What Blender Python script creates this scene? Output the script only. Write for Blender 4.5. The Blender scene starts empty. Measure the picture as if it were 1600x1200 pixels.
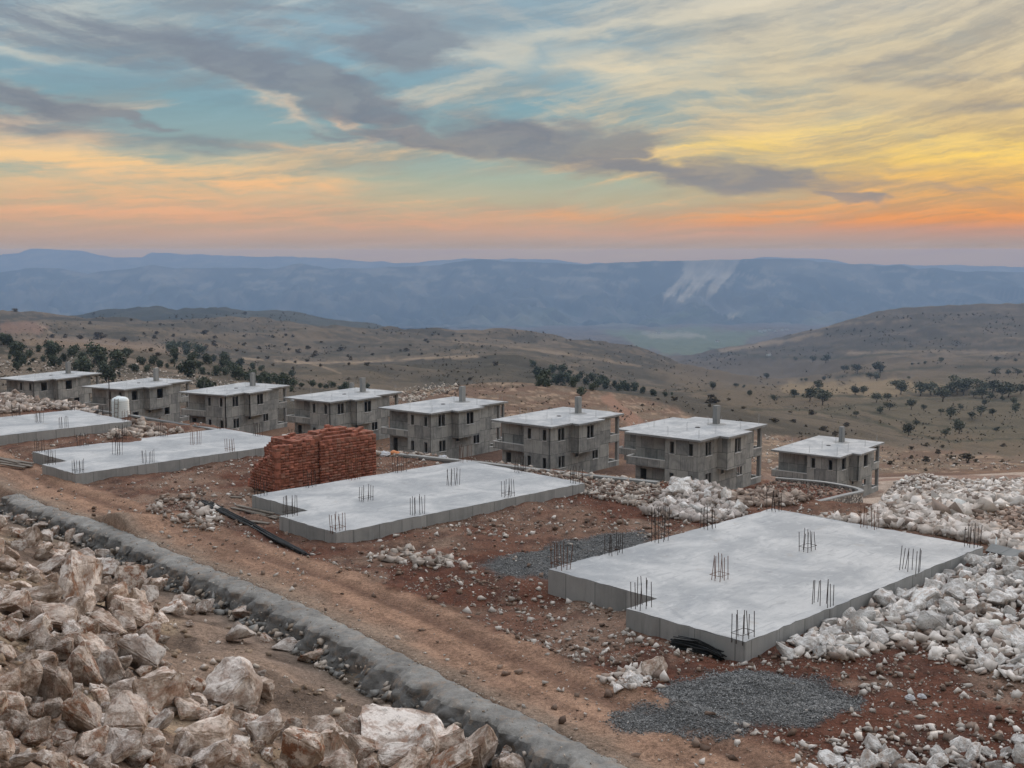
import bpy, bmesh, math, random
import numpy as np
from mathutils import Vector, Matrix, noise as mnoise
from mathutils.bvhtree import BVHTree

random.seed(7)
RNG = np.random.default_rng(11)
F, PITCH = 1827.84, 0.112384          # lens (in photo pixels) and downward tilt; camera at the origin
CP, SP = math.cos(PITCH), math.sin(PITCH)
scene = bpy.context.scene
C = scene.collection

# ------------------------------------------------------------------ helpers
def lin(r, g, b):
    f = lambda c: ((c/255+0.055)/1.055)**2.4 if c > 10 else c/255/12.92
    return (f(r), f(g), f(b))

def ray(X, Y):
    a, b = (X-800)/F, (600-Y)/F
    d = Vector((a, CP+b*SP, -SP+b*CP))
    return d/d.y

def at_z(X, Y, z):
    r = ray(X, Y); return (r.x*z/r.z, r.y*z/r.z)

def slope_of(Y):
    b = (600-np.asarray(Y, float))/F
    return (-SP+b*CP)/(CP+b*SP)

def vnoise(x, y, seed=0):
    xi, yi = np.floor(x).astype(np.int64), np.floor(y).astype(np.int64)
    fx, fy = x-xi, y-yi
    fx, fy = fx*fx*fx*(fx*(fx*6-15)+10), fy*fy*fy*(fy*(fy*6-15)+10)
    def h(i, j):
        n = (i*374761393 + j*668265263 + seed*1442695041) & 0x7fffffff
        n = ((n ^ (n >> 13))*1274126177) & 0x7fffffff
        n = ((n ^ (n >> 15))*2246822519) & 0x7fffffff
        return ((n ^ (n >> 16)) & 0xffff)/65535.0
    a, b, c, d = h(xi, yi), h(xi+1, yi), h(xi, yi+1), h(xi+1, yi+1)
    return (a*(1-fx)+b*fx)*(1-fy) + (c*(1-fx)+d*fx)*fy

def fbm(x, y, oct=4, seed=0, gain=0.5):
    s, a, t = 0.0, 1.0, 0.0
    for o in range(oct):
        s = s + a*vnoise(x, y, seed+o*17); t += a
        a *= gain; x = x*2.03+11.3; y = y*2.03+5.7
    return s/t                                   # 0..1, mean .5

def sstep(a, b, x):
    t = np.clip((x-a)/(b-a), 0, 1)
    return t*t*(3-2*t)

def mesh_np(name, V, Fc, mat=None, smooth=False, cols=None, tri=False):
    """V (n,3), Fc (m,k) -> mesh; cols (n,3) point colours named Col"""
    V = np.asarray(V, np.float32); Fc = np.asarray(Fc, np.int32)
    me = bpy.data.meshes.new(name)
    k = Fc.shape[1]
    me.vertices.add(len(V)); me.vertices.foreach_set('co', V.ravel())
    me.loops.add(Fc.size); me.loops.foreach_set('vertex_index', Fc.ravel())
    me.polygons.add(len(Fc))
    me.polygons.foreach_set('loop_start', np.arange(0, Fc.size, k, dtype=np.int32))
    me.polygons.foreach_set('loop_total', np.full(len(Fc), k, np.int32))
    me.update(calc_edges=True)
    if smooth: me.polygons.foreach_set('use_smooth', np.ones(len(Fc), bool))
    if cols is not None:
        at = me.color_attributes.new('Col', 'FLOAT_COLOR', 'POINT')
        at.data.foreach_set('color', np.c_[cols, np.ones(len(cols))].astype(np.float32).ravel())
    if mat: me.materials.append(mat)
    me.validate()
    return me

def link(name, me, parent=None, loc=None):
    o = bpy.data.objects.new(name, me); C.objects.link(o)
    if parent: o.parent = parent
    if loc is not None: o.location = loc
    return o

def tag(o, label=None, cat=None, group=None, kind=None):
    if label: o['label'] = label
    if cat: o['category'] = cat
    if group: o['group'] = group
    if kind: o['kind'] = kind
    return o

def empty(name, loc=(0, 0, 0), rz=0):
    o = bpy.data.objects.new(name, None); C.objects.link(o)
    o.location = loc; o.rotation_euler.z = rz; o.empty_display_size = 0.2
    return o

def copy_tree(o, parent=None):
    c = o.copy(); C.objects.link(c)
    if parent: c.parent = parent
    for ch in list(o.children): copy_tree(ch, c)
    return c

class MB:
    """collects boxes, prisms and rods; build() links them as one mesh object"""
    def __init__(s): s.v = []; s.f = []
    def add(s, vs, fs):
        n = len(s.v); s.v += [tuple(p) for p in vs]; s.f += [tuple(i+n for i in f) for f in fs]
    def box(s, x0, x1, y0, y1, z0, z1):
        s.add([(x0,y0,z0),(x1,y0,z0),(x1,y1,z0),(x0,y1,z0),(x0,y0,z1),(x1,y0,z1),(x1,y1,z1),(x0,y1,z1)],
              [(0,3,2,1),(4,5,6,7),(0,1,5,4),(1,2,6,5),(2,3,7,6),(3,0,4,7)])
        return s
    def prism(s, poly, z0, z1):
        n = len(poly)
        s.add([(p[0],p[1],z0) for p in poly]+[(p[0],p[1],z1) for p in poly],
              [tuple(range(n-1,-1,-1)), tuple(range(n,2*n))]+[(i,(i+1)%n,(i+1)%n+n,i+n) for i in range(n)])
        return s
    def rod(s, a, b, r, n=5, r2=None):
        a, b = Vector(a), Vector(b); d = (b-a).normalized()
        q = d.to_track_quat('Z', 'Y'); r2 = r if r2 is None else r2
        ring = [q @ Vector((math.cos(t), math.sin(t), 0)) for t in [2*math.pi*i/n for i in range(n)]]
        s.add([a+p*r for p in ring]+[b+p*r2 for p in ring],
              [tuple(range(n-1,-1,-1)), tuple(range(n,2*n))]+[(i,(i+1)%n,(i+1)%n+n,i+n) for i in range(n)])
        return s
    def tube(s, pts, r, n=6):
        for a, b in zip(pts[:-1], pts[1:]): s.rod(a, b, r, n)
        return s
    def lathe(s, prof, n=20):
        m = len(prof); vs = []
        for r, z in prof:
            vs += [(r*math.cos(2*math.pi*i/n), r*math.sin(2*math.pi*i/n), z) for i in range(n)]
        fs = [(j*n+i, j*n+(i+1)%n, (j+1)*n+(i+1)%n, (j+1)*n+i) for j in range(m-1) for i in range(n)]
        fs += [tuple(range(n-1,-1,-1)), tuple(range((m-1)*n, m*n))]
        s.add(vs, fs); return s
    def mesh(s, name, mat, bevel=0, smooth=False):
        me = bpy.data.meshes.new(name); me.from_pydata(s.v, [], s.f)
        if bevel:
            bm = bmesh.new(); bm.from_mesh(me)
            bmesh.ops.bevel(bm, geom=bm.edges[:], offset=bevel, segments=1, affect='EDGES', clamp_overlap=True)
            bm.to_mesh(me); bm.free()
        if smooth:
            me.polygons.foreach_set('use_smooth', [True]*len(me.polygons)); me.set_sharp_from_angle(angle=math.radians(40))
        me.materials.append(mat); me.update()
        return me
    def build(s, name, mat, parent=None, bevel=0, smooth=False, loc=None):
        return link(name, s.mesh(name, mat, bevel, smooth), parent, loc)

# ------------------------------------------------------------------ shader helpers
class NT:
    def __init__(s, tree): s.t = tree; s.n = tree.nodes; s.l = tree.links
    def node(s, typ, **kw):
        n = s.n.new(typ)
        for k, v in kw.items(): setattr(n, k, v)
        return n
    def put(s, sock, v):
        if isinstance(v, bpy.types.NodeSocket): s.l.new(v, sock)
        elif isinstance(v, (tuple, list)) and sock.type == 'RGBA' and len(v) == 3: sock.default_value = (*v, 1)
        else: sock.default_value = v
    def m(s, op, a, b=0.0, c=0.0, clamp=False):
        n = s.node('ShaderNodeMath', operation=op, use_clamp=clamp)
        s.put(n.inputs[0], a); s.put(n.inputs[1], b); s.put(n.inputs[2], c)
        return n.outputs[0]
    def add(s, a, b): return s.m('ADD', a, b)
    def sub(s, a, b): return s.m('SUBTRACT', a, b)
    def mul(s, a, b): return s.m('MULTIPLY', a, b)
    def ss(s, a, b, x):
        n = s.node('ShaderNodeMapRange', interpolation_type='SMOOTHSTEP')
        s.put(n.inputs['Value'], x); n.inputs['From Min'].default_value = a; n.inputs['From Max'].default_value = b
        return n.outputs[0]
    def mix(s, f, a, b, mode='MIX'):
        n = s.node('ShaderNodeMix', data_type='RGBA', blend_type=mode)
        s.put(n.inputs[0], f); s.put(n.inputs[6], a); s.put(n.inputs[7], b)
        return n.outputs[2]
    def xyz(s, x, y, z=0.0):
        n = s.node('ShaderNodeCombineXYZ'); s.put(n.inputs[0], x); s.put(n.inputs[1], y); s.put(n.inputs[2], z)
        return n.outputs[0]
    def noise(s, vec, scale=1, detail=4, rough=.5, dist=0, out=0):
        n = s.node('ShaderNodeTexNoise')
        if vec is not None: s.put(n.inputs['Vector'], vec)
        n.inputs['Scale'].default_value = scale; n.inputs['Detail'].default_value = detail
        n.inputs['Roughness'].default_value = rough; n.inputs['Distortion'].default_value = dist
        return n.outputs[out]
    def ramp(s, fac, stops, interp='LINEAR'):
        n = s.node('ShaderNodeValToRGB'); s.put(n.inputs[0], fac); r = n.color_ramp; r.interpolation = interp
        while len(r.elements) > 1: r.elements.remove(r.elements[0])
        r.elements[0].position = stops[0][0]; r.elements[0].color = (*stops[0][1], 1)
        for p, c in stops[1:]:
            e = r.elements.new(p); e.color = (*c, 1)
        return n.outputs[0]
    def bump(s, h, strength=.5, dist=.05, normal=None):
        n = s.node('ShaderNodeBump'); s.put(n.inputs['Height'], h)
        n.inputs['Strength'].default_value = strength; n.inputs['Distance'].default_value = dist
        if normal is not None: s.put(n.inputs['Normal'], normal)
        return n.outputs[0]

def new_mat(name):
    m = bpy.data.materials.new(name); m.use_nodes = True
    nt = NT(m.node_tree); b = m.node_tree.nodes['Principled BSDF']
    b.inputs['Roughness'].default_value = .9; b.inputs['Specular IOR Level'].default_value = .2
    return m, nt, b

def coords(nt, which='Object'):
    return nt.node('ShaderNodeTexCoord').outputs[which]

def simple_mat(name, col, rough=.8, var=.25, scale=3, metallic=0, bump=0):
    m, nt, b = new_mat(name)
    n = nt.noise(coords(nt), scale, 5, .6)
    nt.put(b.inputs['Base Color'], nt.mix(n, tuple(c*(1-var) for c in col), tuple(min(1, c*(1+var)) for c in col)))
    b.inputs['Roughness'].default_value = rough; b.inputs['Metallic'].default_value = metallic
    if bump: nt.put(b.inputs['Normal'], nt.bump(nt.noise(coords(nt), scale*6, 4, .6), .6, bump))
    return m

# ------------------------------------------------------------------ camera
cam = bpy.data.objects.new('camera', bpy.data.cameras.new('camera')); C.objects.link(cam)
cam.data.sensor_fit = 'HORIZONTAL'; cam.data.sensor_width = 36; cam.data.lens = 36*F/1600
cam.rotation_euler = (math.pi/2-PITCH, 0, 0); cam.data.clip_end = 90000; cam.data.clip_start = .1
scene.camera = cam

# ------------------------------------------------------------------ world: dusk sky with procedural cloud
def build_world():
    w = bpy.data.worlds.new('World'); scene.world = w; w.use_nodes = True
    nt = NT(w.node_tree); bg = w.node_tree.nodes['Background']
    g = nt.node('ShaderNodeTexCoord').outputs['Generated']
    sp = nt.node('ShaderNodeSeparateXYZ'); nt.l.new(g, sp.inputs[0])
    x, y, z = sp.outputs
    az = nt.m('ARCTAN2', x, y); el = nt.m('ARCSINE', z)
    U, V = nt.mul(az, 1828.0), nt.mul(el, 1828.0)      # angular units: 1828 per radian
    # gentle large-scale domain warp, then a finer curl so that edges break into filaments
    wv = nt.xyz(nt.mul(U, 1/420), nt.mul(V, 1/150), 3.1)
    wn = nt.node('ShaderNodeTexNoise'); nt.l.new(wv, wn.inputs['Vector']); wn.inputs['Detail'].default_value = 3
    ws = nt.node('ShaderNodeSeparateColor'); nt.l.new(wn.outputs['Color'], ws.inputs[0])
    fv = nt.node('ShaderNodeTexNoise'); nt.l.new(nt.xyz(nt.mul(U, 1/95), nt.mul(V, 1/34), 8.2), fv.inputs['Vector']); fv.inputs['Detail'].default_value = 5
    fs = nt.node('ShaderNodeSeparateColor'); nt.l.new(fv.outputs['Color'], fs.inputs[0])
    Uw = nt.add(U, nt.add(nt.mul(nt.sub(ws.outputs[0], .5), 150.0), nt.mul(nt.sub(fs.outputs[0], .5), 26.0)))
    Vw = nt.add(V, nt.add(nt.mul(nt.sub(ws.outputs[1], .5), 44.0), nt.mul(nt.sub(fs.outputs[1], .5), 5.0)))
    lw = nt.node('ShaderNodeTexNoise'); nt.l.new(nt.xyz(nt.mul(U, 1/640), nt.mul(V, 1/700), 5.5), lw.inputs['Vector']); lw.inputs['Detail'].default_value = 1; lw.inputs['Scale'].default_value = 1.6
    lsep = nt.node('ShaderNodeSeparateColor'); nt.l.new(lw.outputs['Color'], lsep.inputs[0])
    Us = nt.add(U, nt.add(nt.mul(nt.sub(lsep.outputs[0], .5), 160.0), nt.mul(nt.sub(fs.outputs[0], .5), 30.0))); Vs = nt.add(V, nt.add(nt.mul(nt.sub(lsep.outputs[1], .5), 85.0), nt.mul(nt.sub(fs.outputs[1], .5), 7.0)))
    Vl = nt.mul(nt.m('LOGARITHM', nt.add(.5, nt.mul(nt.m('MAXIMUM', Vs, -90.0), .0027)), math.e), 1/.0027)   # streaks thin out towards the horizon
    def streak(su, sv, tilt, seed, detail=8, rough=.62, dist=0.0):
        vv = nt.add(Vl, nt.mul(Us, tilt))
        return nt.noise(nt.xyz(nt.mul(Us, 1/su), nt.mul(vv, 1/sv), seed), 1, detail, rough, dist)
    n1 = streak(330, 30, .07, 1.3, 9, .64)
    n2 = streak(330, 62, -.14, 7.7, 9, .60)
    n3 = streak(150, 17, -.10, 4.2, 7, .60)
    # gradients (0 at horizon, 1 at 420 units up)
    t = nt.m('DIVIDE', V, 420.0, clamp=True)
    L = lambda *c: lin(*c)
    P = lambda y: (394-y)/420
    clearL = nt.ramp(t, [(0,L(150,143,150)),(P(385),L(162,148,149)),(P(368),L(184,158,147)),(P(345),L(192,165,143)),(P(318),L(182,176,152)),(P(285),L(168,178,162)),
                         (P(245),L(150,170,168)),(P(170),L(132,166,177)),(P(100),L(138,169,184)),(1,L(150,170,182))])
    clearR = nt.ramp(t, [(0,L(152,143,148)),(P(380),L(164,147,147)),(P(362),L(186,148,136)),(P(346),L(208,148,108)),(P(315),L(204,160,116)),(P(280),L(200,168,122)),
                         (P(235),L(200,174,130)),(P(190),L(190,171,142)),(P(100),L(180,171,155)),(1,L(168,169,168))])
    brightL = nt.ramp(t, [(0,L(165,150,150)),(P(362),L(216,160,134)),(P(335),L(228,172,136)),(P(300),L(236,186,140)),(P(255),L(240,202,150)),(P(215),L(222,192,164)),
                          (P(150),L(206,200,184)),(P(60),L(200,204,198)),(1,L(204,208,204))])
    brightR = nt.ramp(t, [(0,L(165,148,148)),(P(358),L(232,150,104)),(P(315),L(244,180,116)),(P(262),L(250,212,134)),(P(225),L(248,214,146)),
                          (P(160),L(236,212,164)),(P(80),L(228,212,178)),(1,L(218,210,194))])
    glowc = nt.ramp(t, [(0,L(170,148,148)),(P(366),L(226,144,100)),(P(340),L(248,160,86)),(P(300),L(252,190,96)),(P(255),L(255,214,104)),(P(215),L(250,218,134)),(P(160),L(232,208,156)),(1,L(210,204,184))])
    darkc = nt.ramp(t, [(0,L(160,144,148)),(P(345),L(168,151,143)),(P(300),L(138,138,142)),(P(200),L(121,128,140)),(P(60),L(130,140,153)),(1,L(140,151,163))])
    shade = nt.ramp(t, [(0,L(158,146,150)),(P(350),L(186,154,138)),(P(300),L(178,160,142)),(P(240),L(160,154,144)),(P(150),L(152,156,156)),(1,L(150,158,164))])
    right = nt.ss(60, 760, nt.add(U, nt.mul(nt.sub(ws.outputs[0], .5), 500.0)))
    clear = nt.mix(right, clearL, clearR)
    bright = nt.mix(nt.ss(-200, 560, U), brightL, brightR)
    # hand-placed bands: (cx, cy in photo pixels, rx, ry, tilt, weight)
    def blobs(lst, warp=1.0):
        tot = None
        for cx, cy, rx, ry, tilt, wgt in lst:
            du = nt.sub(nt.add(U, nt.mul(nt.sub(Uw, U), warp)), cx-800.0)
            dv = nt.add(nt.sub(nt.add(V, nt.mul(nt.sub(Vw, V), warp)), 394.0-cy), nt.mul(du, tilt))
            e = nt.add(nt.m('POWER', nt.m('ABSOLUTE', nt.mul(du, 1/rx)), 2.0), nt.m('POWER', nt.m('ABSOLUTE', nt.mul(dv, 1/ry)), 2.0))
            b = nt.mul(nt.m('EXPONENT', nt.mul(e, -1.0)), wgt)
            tot = b if tot is None else nt.m('MAXIMUM', tot, b)
        return tot
    n5 = streak(300, 25, -.16, 12.3, 10, .64)
    n6 = streak(230, 34, .20, 17.9, 9, .62)
    n7 = nt.noise(nt.xyz(nt.mul(Uw, 1/190), nt.mul(Vw, 1/75), 21.0), 1, 8, .62)
    gaps = blobs([(880,112,110,34,-.12,1), (220,150,180,30,.1,.9), (560,185,120,14,.12,.6), (100,140,150,12,0,.5), (330,210,180,16,.05,.7), (700,130,120,16,0,.4), (760,290,330,30,.02,1)], .6)
    # bright fibrous veils: mostly on the right and along the top
    bias = nt.add(nt.add(nt.mul(nt.ss(-100, 420, U), .025), nt.mul(nt.ss(230, 400, V), .03)), nt.mul(gaps, -.16))
    f1 = nt.ss(.44, .63, nt.add(nt.add(nt.mul(n2, .45), nt.mul(n5, .55)), bias))
    f2 = nt.ss(.46, .64, nt.add(nt.mul(nt.add(n6, n5), .5), bias))
    fib = nt.m('MAXIMUM', f1, nt.mul(f2, .8))
    c = nt.mix(nt.mul(nt.ss(.42, .62, nt.add(n2, nt.mul(bias, .8))), .55), clear, nt.mix(nt.ss(0, 700, U), shade, clearR))
    c = nt.mix(nt.mul(fib, .72), c, bright)
    warm = blobs([(160,262,330,22,.07,1), (420,288,120,17,.06,1), (250,310,330,14,.02,.7), (300,338,360,9,.02,.8), (640,352,220,7,.03,.85), (120,300,300,14,.04,.55), (900,366,220,6,.03,.7),
                  (440,170,50,12,.55,.95), (545,192,34,13,.75,.95), (620,212,26,11,.6,.8), (470,238,70,7,.05,.6), (985,245,110,12,-.05,.8), (960,118,90,26,.2,.95), (790,92,80,20,.25,.7), (1060,105,150,22,-.1,.6), (930,62,260,9,-.16,.7), (1150,30,260,8,-.16,.6), (90,118,110,8,.1,.6), (150,232,60,8,.1,.6)])
    warmm = nt.m('MULTIPLY', warm, nt.ss(.33, .53, nt.add(nt.mul(n1, .5), nt.mul(n3, .5))), clamp=True)
    c = nt.mix(nt.m('MULTIPLY', warmm, 1.15, clamp=True), c, bright)
    glow = blobs([(1640,252,300,34,0,.9), (1560,300,260,24,0,.75), (1480,345,340,11,0,.9), (1250,225,190,18,-.1,.7), (1120,340,260,7,0,.5), (1420,285,240,16,0,.6), (1100,230,90,12,-.1,.6)], .6)
    c = nt.mix(nt.m('MULTIPLY', glow, nt.ss(.38, .56, nt.add(nt.mul(n1, .4), nt.mul(n5, .6))), clamp=True), c, glowc)
    gv = blobs([(150,55,330,80,.15,1.2), (520,40,280,50,-.05,1.0), (1480,150,190,10,.04,.7), (1560,190,170,9,.02,.7), (1330,120,160,10,-.05,.5), (1500,300,150,8,.02,.7), (1380,268,120,7,0,.5), (60,215,170,16,.05,.9), (330,235,170,12,.06,.7), (1250,60,220,16,-.15,.5)])
    c = nt.mix(nt.mul(nt.m('MULTIPLY', gv, nt.ss(.40, .58, nt.add(nt.mul(n6, .5), nt.mul(n1, .5))), clamp=True), .85), c, darkc)
    dark = blobs([(380,112,180,36,.24,1), (520,150,160,48,.25,1), (640,85,120,52,-.1,.85), (600,192,80,24,.2,.8), (700,228,210,18,.10,.95), (830,220,150,38,.08,1), (940,240,120,24,-.12,.95), (1000,266,220,18,.07,.95),
                  (1150,284,190,27,.05,1), (1300,314,70,10,.12,.85), (90,182,140,22,.14,.95), (215,200,70,9,.15,.8), (560,225,150,8,.1,.6)])
    nz = nt.add(nt.mul(n1, .20), nt.add(nt.mul(n6, .25), nt.mul(n7, .55)))
    dk = nt.mul(nt.ss(.20, .80, nt.add(dark, nt.mul(nt.sub(nz, .5), 2.2))), nt.ss(.02, .42, dark))
    dtone = nt.mix(nt.ss(.42, .62, n7), darkc, nt.mix(.22, darkc, nt.mix(.5, clear, bright)))
    c = nt.mix(nt.mul(dk, .93), c, dtone)
    fade = nt.ss(70, 16, V)
    c = nt.mix(nt.mul(fade, .85), c, clear)
    tex = nt.add(.86, nt.mul(nt.add(nt.mul(n5, .5), nt.mul(n3, .5)), .28)); c = nt.mix(1.0, c, nt.xyz(tex, tex, tex), 'MULTIPLY')
    # the sunset glow behind the valley haze: stronger and redder where more air lies in front of it
    path = nt.m('MINIMUM', nt.m('DIVIDE', HAZE_TOP, nt.m('MAXIMUM', el, 1e-4)), 24000.0)
    tr = nt.m('EXPONENT', nt.mul(path, -HAZE_DENS))
    vm = nt.node('ShaderNodeVectorMath', operation='SCALE'); nt.put(vm.inputs[0], HAZE_AIR); nt.put(vm.inputs['Scale'], nt.sub(1.0, tr))
    v2 = nt.node('ShaderNodeVectorMath', operation='SUBTRACT'); nt.put(v2.inputs[0], c); nt.put(v2.inputs[1], vm.outputs[0])
    v3 = nt.node('ShaderNodeVectorMath', operation='SCALE'); nt.put(v3.inputs[0], v2.outputs[0]); nt.put(v3.inputs['Scale'], nt.m('DIVIDE', 1.0, tr))
    v4 = nt.node('ShaderNodeVectorMath', operation='MAXIMUM'); nt.put(v4.inputs[0], v3.outputs[0]); nt.put(v4.inputs[1], (0, 0, 0))
    c = v4.outputs[0]
    # physical sky mixed into the unseen dome, brightened overhead and ahead to light the ground
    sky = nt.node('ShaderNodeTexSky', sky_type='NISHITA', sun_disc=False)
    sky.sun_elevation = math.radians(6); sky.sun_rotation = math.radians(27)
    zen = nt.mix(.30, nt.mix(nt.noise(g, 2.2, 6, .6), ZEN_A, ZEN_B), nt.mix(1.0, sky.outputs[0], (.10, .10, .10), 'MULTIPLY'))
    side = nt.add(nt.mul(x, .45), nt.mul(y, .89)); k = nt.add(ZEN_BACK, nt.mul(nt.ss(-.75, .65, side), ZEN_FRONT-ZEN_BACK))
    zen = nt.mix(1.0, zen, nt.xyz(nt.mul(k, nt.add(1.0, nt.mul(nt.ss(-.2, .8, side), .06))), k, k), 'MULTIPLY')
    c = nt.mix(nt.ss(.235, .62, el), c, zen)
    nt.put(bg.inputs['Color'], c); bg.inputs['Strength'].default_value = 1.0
HAZE_COL, HAZE_DENS, HAZE_TOP, HAZE_AIR = (.40, .59, .90), 9.5e-5, 55.0, (.15, .22, .37)
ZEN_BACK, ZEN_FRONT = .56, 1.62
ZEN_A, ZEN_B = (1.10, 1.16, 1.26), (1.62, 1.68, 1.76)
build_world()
sun = bpy.data.objects.new('sun', bpy.data.lights.new('sun', 'SUN')); C.objects.link(sun)
sun.data.energy = .9; sun.data.angle = math.radians(14); sun.data.color = (1, .72, .45)
saz, sel = math.radians(27), math.radians(6)
sun.rotation_euler = (Vector((math.sin(saz)*math.cos(sel), math.cos(saz)*math.cos(sel), math.sin(sel)))).to_track_quat('Z', 'Y').to_euler()

# ------------------------------------------------------------------ materials
def ground_mat():
    m, nt, b = new_mat('earth')
    a = nt.node('ShaderNodeVertexColor', layer_name='Col').outputs[0]
    co = nt.node('ShaderNodeNewGeometry').outputs['Position']
    n1 = nt.noise(co, 1.1, 6, .65); n2 = nt.noise(co, 9, 5, .7)
    v = nt.node('ShaderNodeTexVoronoi'); nt.put(v.inputs['Vector'], co); v.inputs['Scale'].default_value = 7.5
    n3 = nt.noise(co, 30, 3, .7)
    k = nt.add(.36, nt.add(nt.mul(nt.ss(.3, .7, n1), .36), nt.add(nt.mul(nt.ss(.36, .64, n2), .52), nt.mul(nt.ss(.34, .66, n3), .42))))
    c = nt.mix(1.0, a, nt.xyz(k, k, k), 'MULTIPLY')
    chip = nt.mul(nt.ss(.30, .16, v.outputs['Distance']), nt.ss(.5, .62, nt.noise(co, .9, 3, .6)))
    c = nt.mix(nt.mul(chip, .55), c, nt.mix(1.0, nt.mix(.5, a, (.42, .36, .31)), (1.2, 1.15, 1.1), 'MULTIPLY'))
    nt.put(b.inputs['Base Color'], c)
    h = nt.add(nt.add(nt.mul(n1, .6), nt.mul(n3, .10)), nt.add(nt.mul(n2, .32), nt.mul(chip, .3)))
    nt.put(b.inputs['Normal'], nt.bump(h, 1.0, .16))
    b.inputs['Roughness'].default_value = 1; b.inputs['Specular IOR Level'].default_value = .05
    return m

def attr_mat(name, rough=.95, bump=0, scale=20, var=.3):
    m, nt, b = new_mat(name)
    a = nt.node('ShaderNodeVertexColor', layer_name='Col').outputs[0]
    co = nt.node('ShaderNodeNewGeometry').outputs['Position']
    n = nt.noise(co, scale, 4, .65); k = nt.add(1-var, nt.mul(n, 2*var))
    nt.put(b.inputs['Base Color'], nt.mix(1.0, a, nt.xyz(k, k, k), 'MULTIPLY'))
    if bump: nt.put(b.inputs['Normal'], nt.bump(n, .7, bump))
    b.inputs['Roughness'].default_value = rough; b.inputs['Specular IOR Level'].default_value = .1
    return m

def slab_top_mat():
    m, nt, b = new_mat('cast_concrete_top')
    co = coords(nt); r = nt.node('ShaderNodeObjectInfo').outputs['Random']
    off = nt.node('ShaderNodeVectorMath', operation='ADD'); nt.put(off.inputs[0], co); nt.put(off.inputs[1], nt.xyz(nt.mul(r, 40), nt.mul(r, 17), 0))
    co = off.outputs[0]
    n1 = nt.noise(co, .38, 6, .62, .6); n2 = nt.noise(co, 2.6, 6, .65, .4); n3 = nt.noise(co, 16, 4, .7)
    st = nt.node('ShaderNodeMapping'); nt.put(st.inputs[0], co); st.inputs['Scale'].default_value = (.5, 2.4, 1); st.inputs['Rotation'].default_value = (0, 0, .3)
    n4 = nt.noise(st.outputs[0], 2.2, 6, .7, .8)
    c = nt.mix(nt.ss(.36, .66, n1), (.32, .335, .345), (.50, .505, .50))
    c = nt.mix(nt.mul(nt.ss(.5, .68, n4), .6), c, (.27, .285, .30))
    c = nt.mix(nt.mul(nt.ss(.52, .70, n2), .45), c, (.58, .58, .57))
    c = nt.mix(nt.mul(nt.ss(.62, .72, n3), .45), c, (.22, .225, .23))
    c = nt.mix(nt.mul(nt.ss(.58, .66, nt.noise(co, 1.1, 6, .7, .8)), .45), c, (.25, .26, .27))
    c = nt.mix(nt.mul(nt.ss(.62, .70, nt.noise(co, .8, 5, .7, .3)), .35), c, (.30, .26, .22))
    nt.put(b.inputs['Base Color'], c)
    nt.put(b.inputs['Roughness'], nt.add(.62, nt.mul(n2, .3))); b.inputs['Specular IOR Level'].default_value = .3
    nt.put(b.inputs['Normal'], nt.bump(nt.add(nt.mul(n2, .7), nt.mul(n3, .25)), .35, .03))
    return m

JOINT = {'slab_side_concrete': .38}
def form_mat(name, ca, cb, pw=1.25, ph=2.9, stain=.5, zoff=0.0):
    """formwork concrete: panel joints, per-panel tone, vertical runs"""
    m, nt, b = new_mat(name)
    co = coords(nt); sp = nt.node('ShaderNodeSeparateXYZ'); nt.l.new(co, sp.inputs[0])
    geo = nt.node('ShaderNodeNewGeometry')
    h = nt.add(sp.outputs[0], nt.mul(sp.outputs[1], 1.0))
    r = nt.node('ShaderNodeObjectInfo').outputs['Random']
    hh = nt.add(h, nt.mul(r, 50)); zz = nt.add(sp.outputs[2], zoff)
    br = nt.node('ShaderNodeTexBrick'); br.offset = .37; br.offset_frequency = 2
    nt.put(br.inputs['Vector'], nt.xyz(hh, zz, 0)); nt.put(br.inputs['Color1'], (.15, .15, .15)); nt.put(br.inputs['Color2'], (.85, .85, .85)); nt.put(br.inputs['Mortar'], (0, 0, 0))
    br.inputs['Scale'].default_value = 1; br.inputs['Brick Width'].default_value = pw; br.inputs['Row Height'].default_value = ph
    br.inputs['Mortar Size'].default_value = .026; br.inputs['Mortar Smooth'].default_value = .4
    p = nt.noise(nt.xyz(hh, zz, 0), .9, 6, .65, .5)
    run = nt.noise(nt.xyz(nt.mul(hh, 3.2), nt.mul(zz, .35), 1.0), 1.4, 6, .65)
    fine = nt.noise(co, 11, 4, .7)
    bw = nt.node('ShaderNodeRGBToBW'); nt.l.new(br.outputs['Color'], bw.inputs[0])
    t = nt.add(nt.mul(p, .62), nt.add(nt.mul(run, .45), nt.mul(bw.outputs[0], .34)))
    c = nt.mix(nt.ss(.42, .88, t), ca, cb)
    c = nt.mix(nt.mul(nt.ss(.5, .75, run), stain), c, tuple(v*.62 for v in ca))
    c = nt.mix(nt.mul(br.outputs['Fac'], JOINT[name] if name in JOINT else .7), c, tuple(v*.5 for v in ca))
    c = nt.mix(nt.mul(nt.ss(.62, .74, fine), .3), c, tuple(v*.5 for v in ca))
    nt.put(b.inputs['Base Color'], c)
    nt.put(b.inputs['Normal'], nt.bump(nt.sub(nt.add(nt.mul(fine, .3), nt.mul(p, .5)), nt.mul(br.outputs['Fac'], .8)), .5, .02))
    return m

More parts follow.
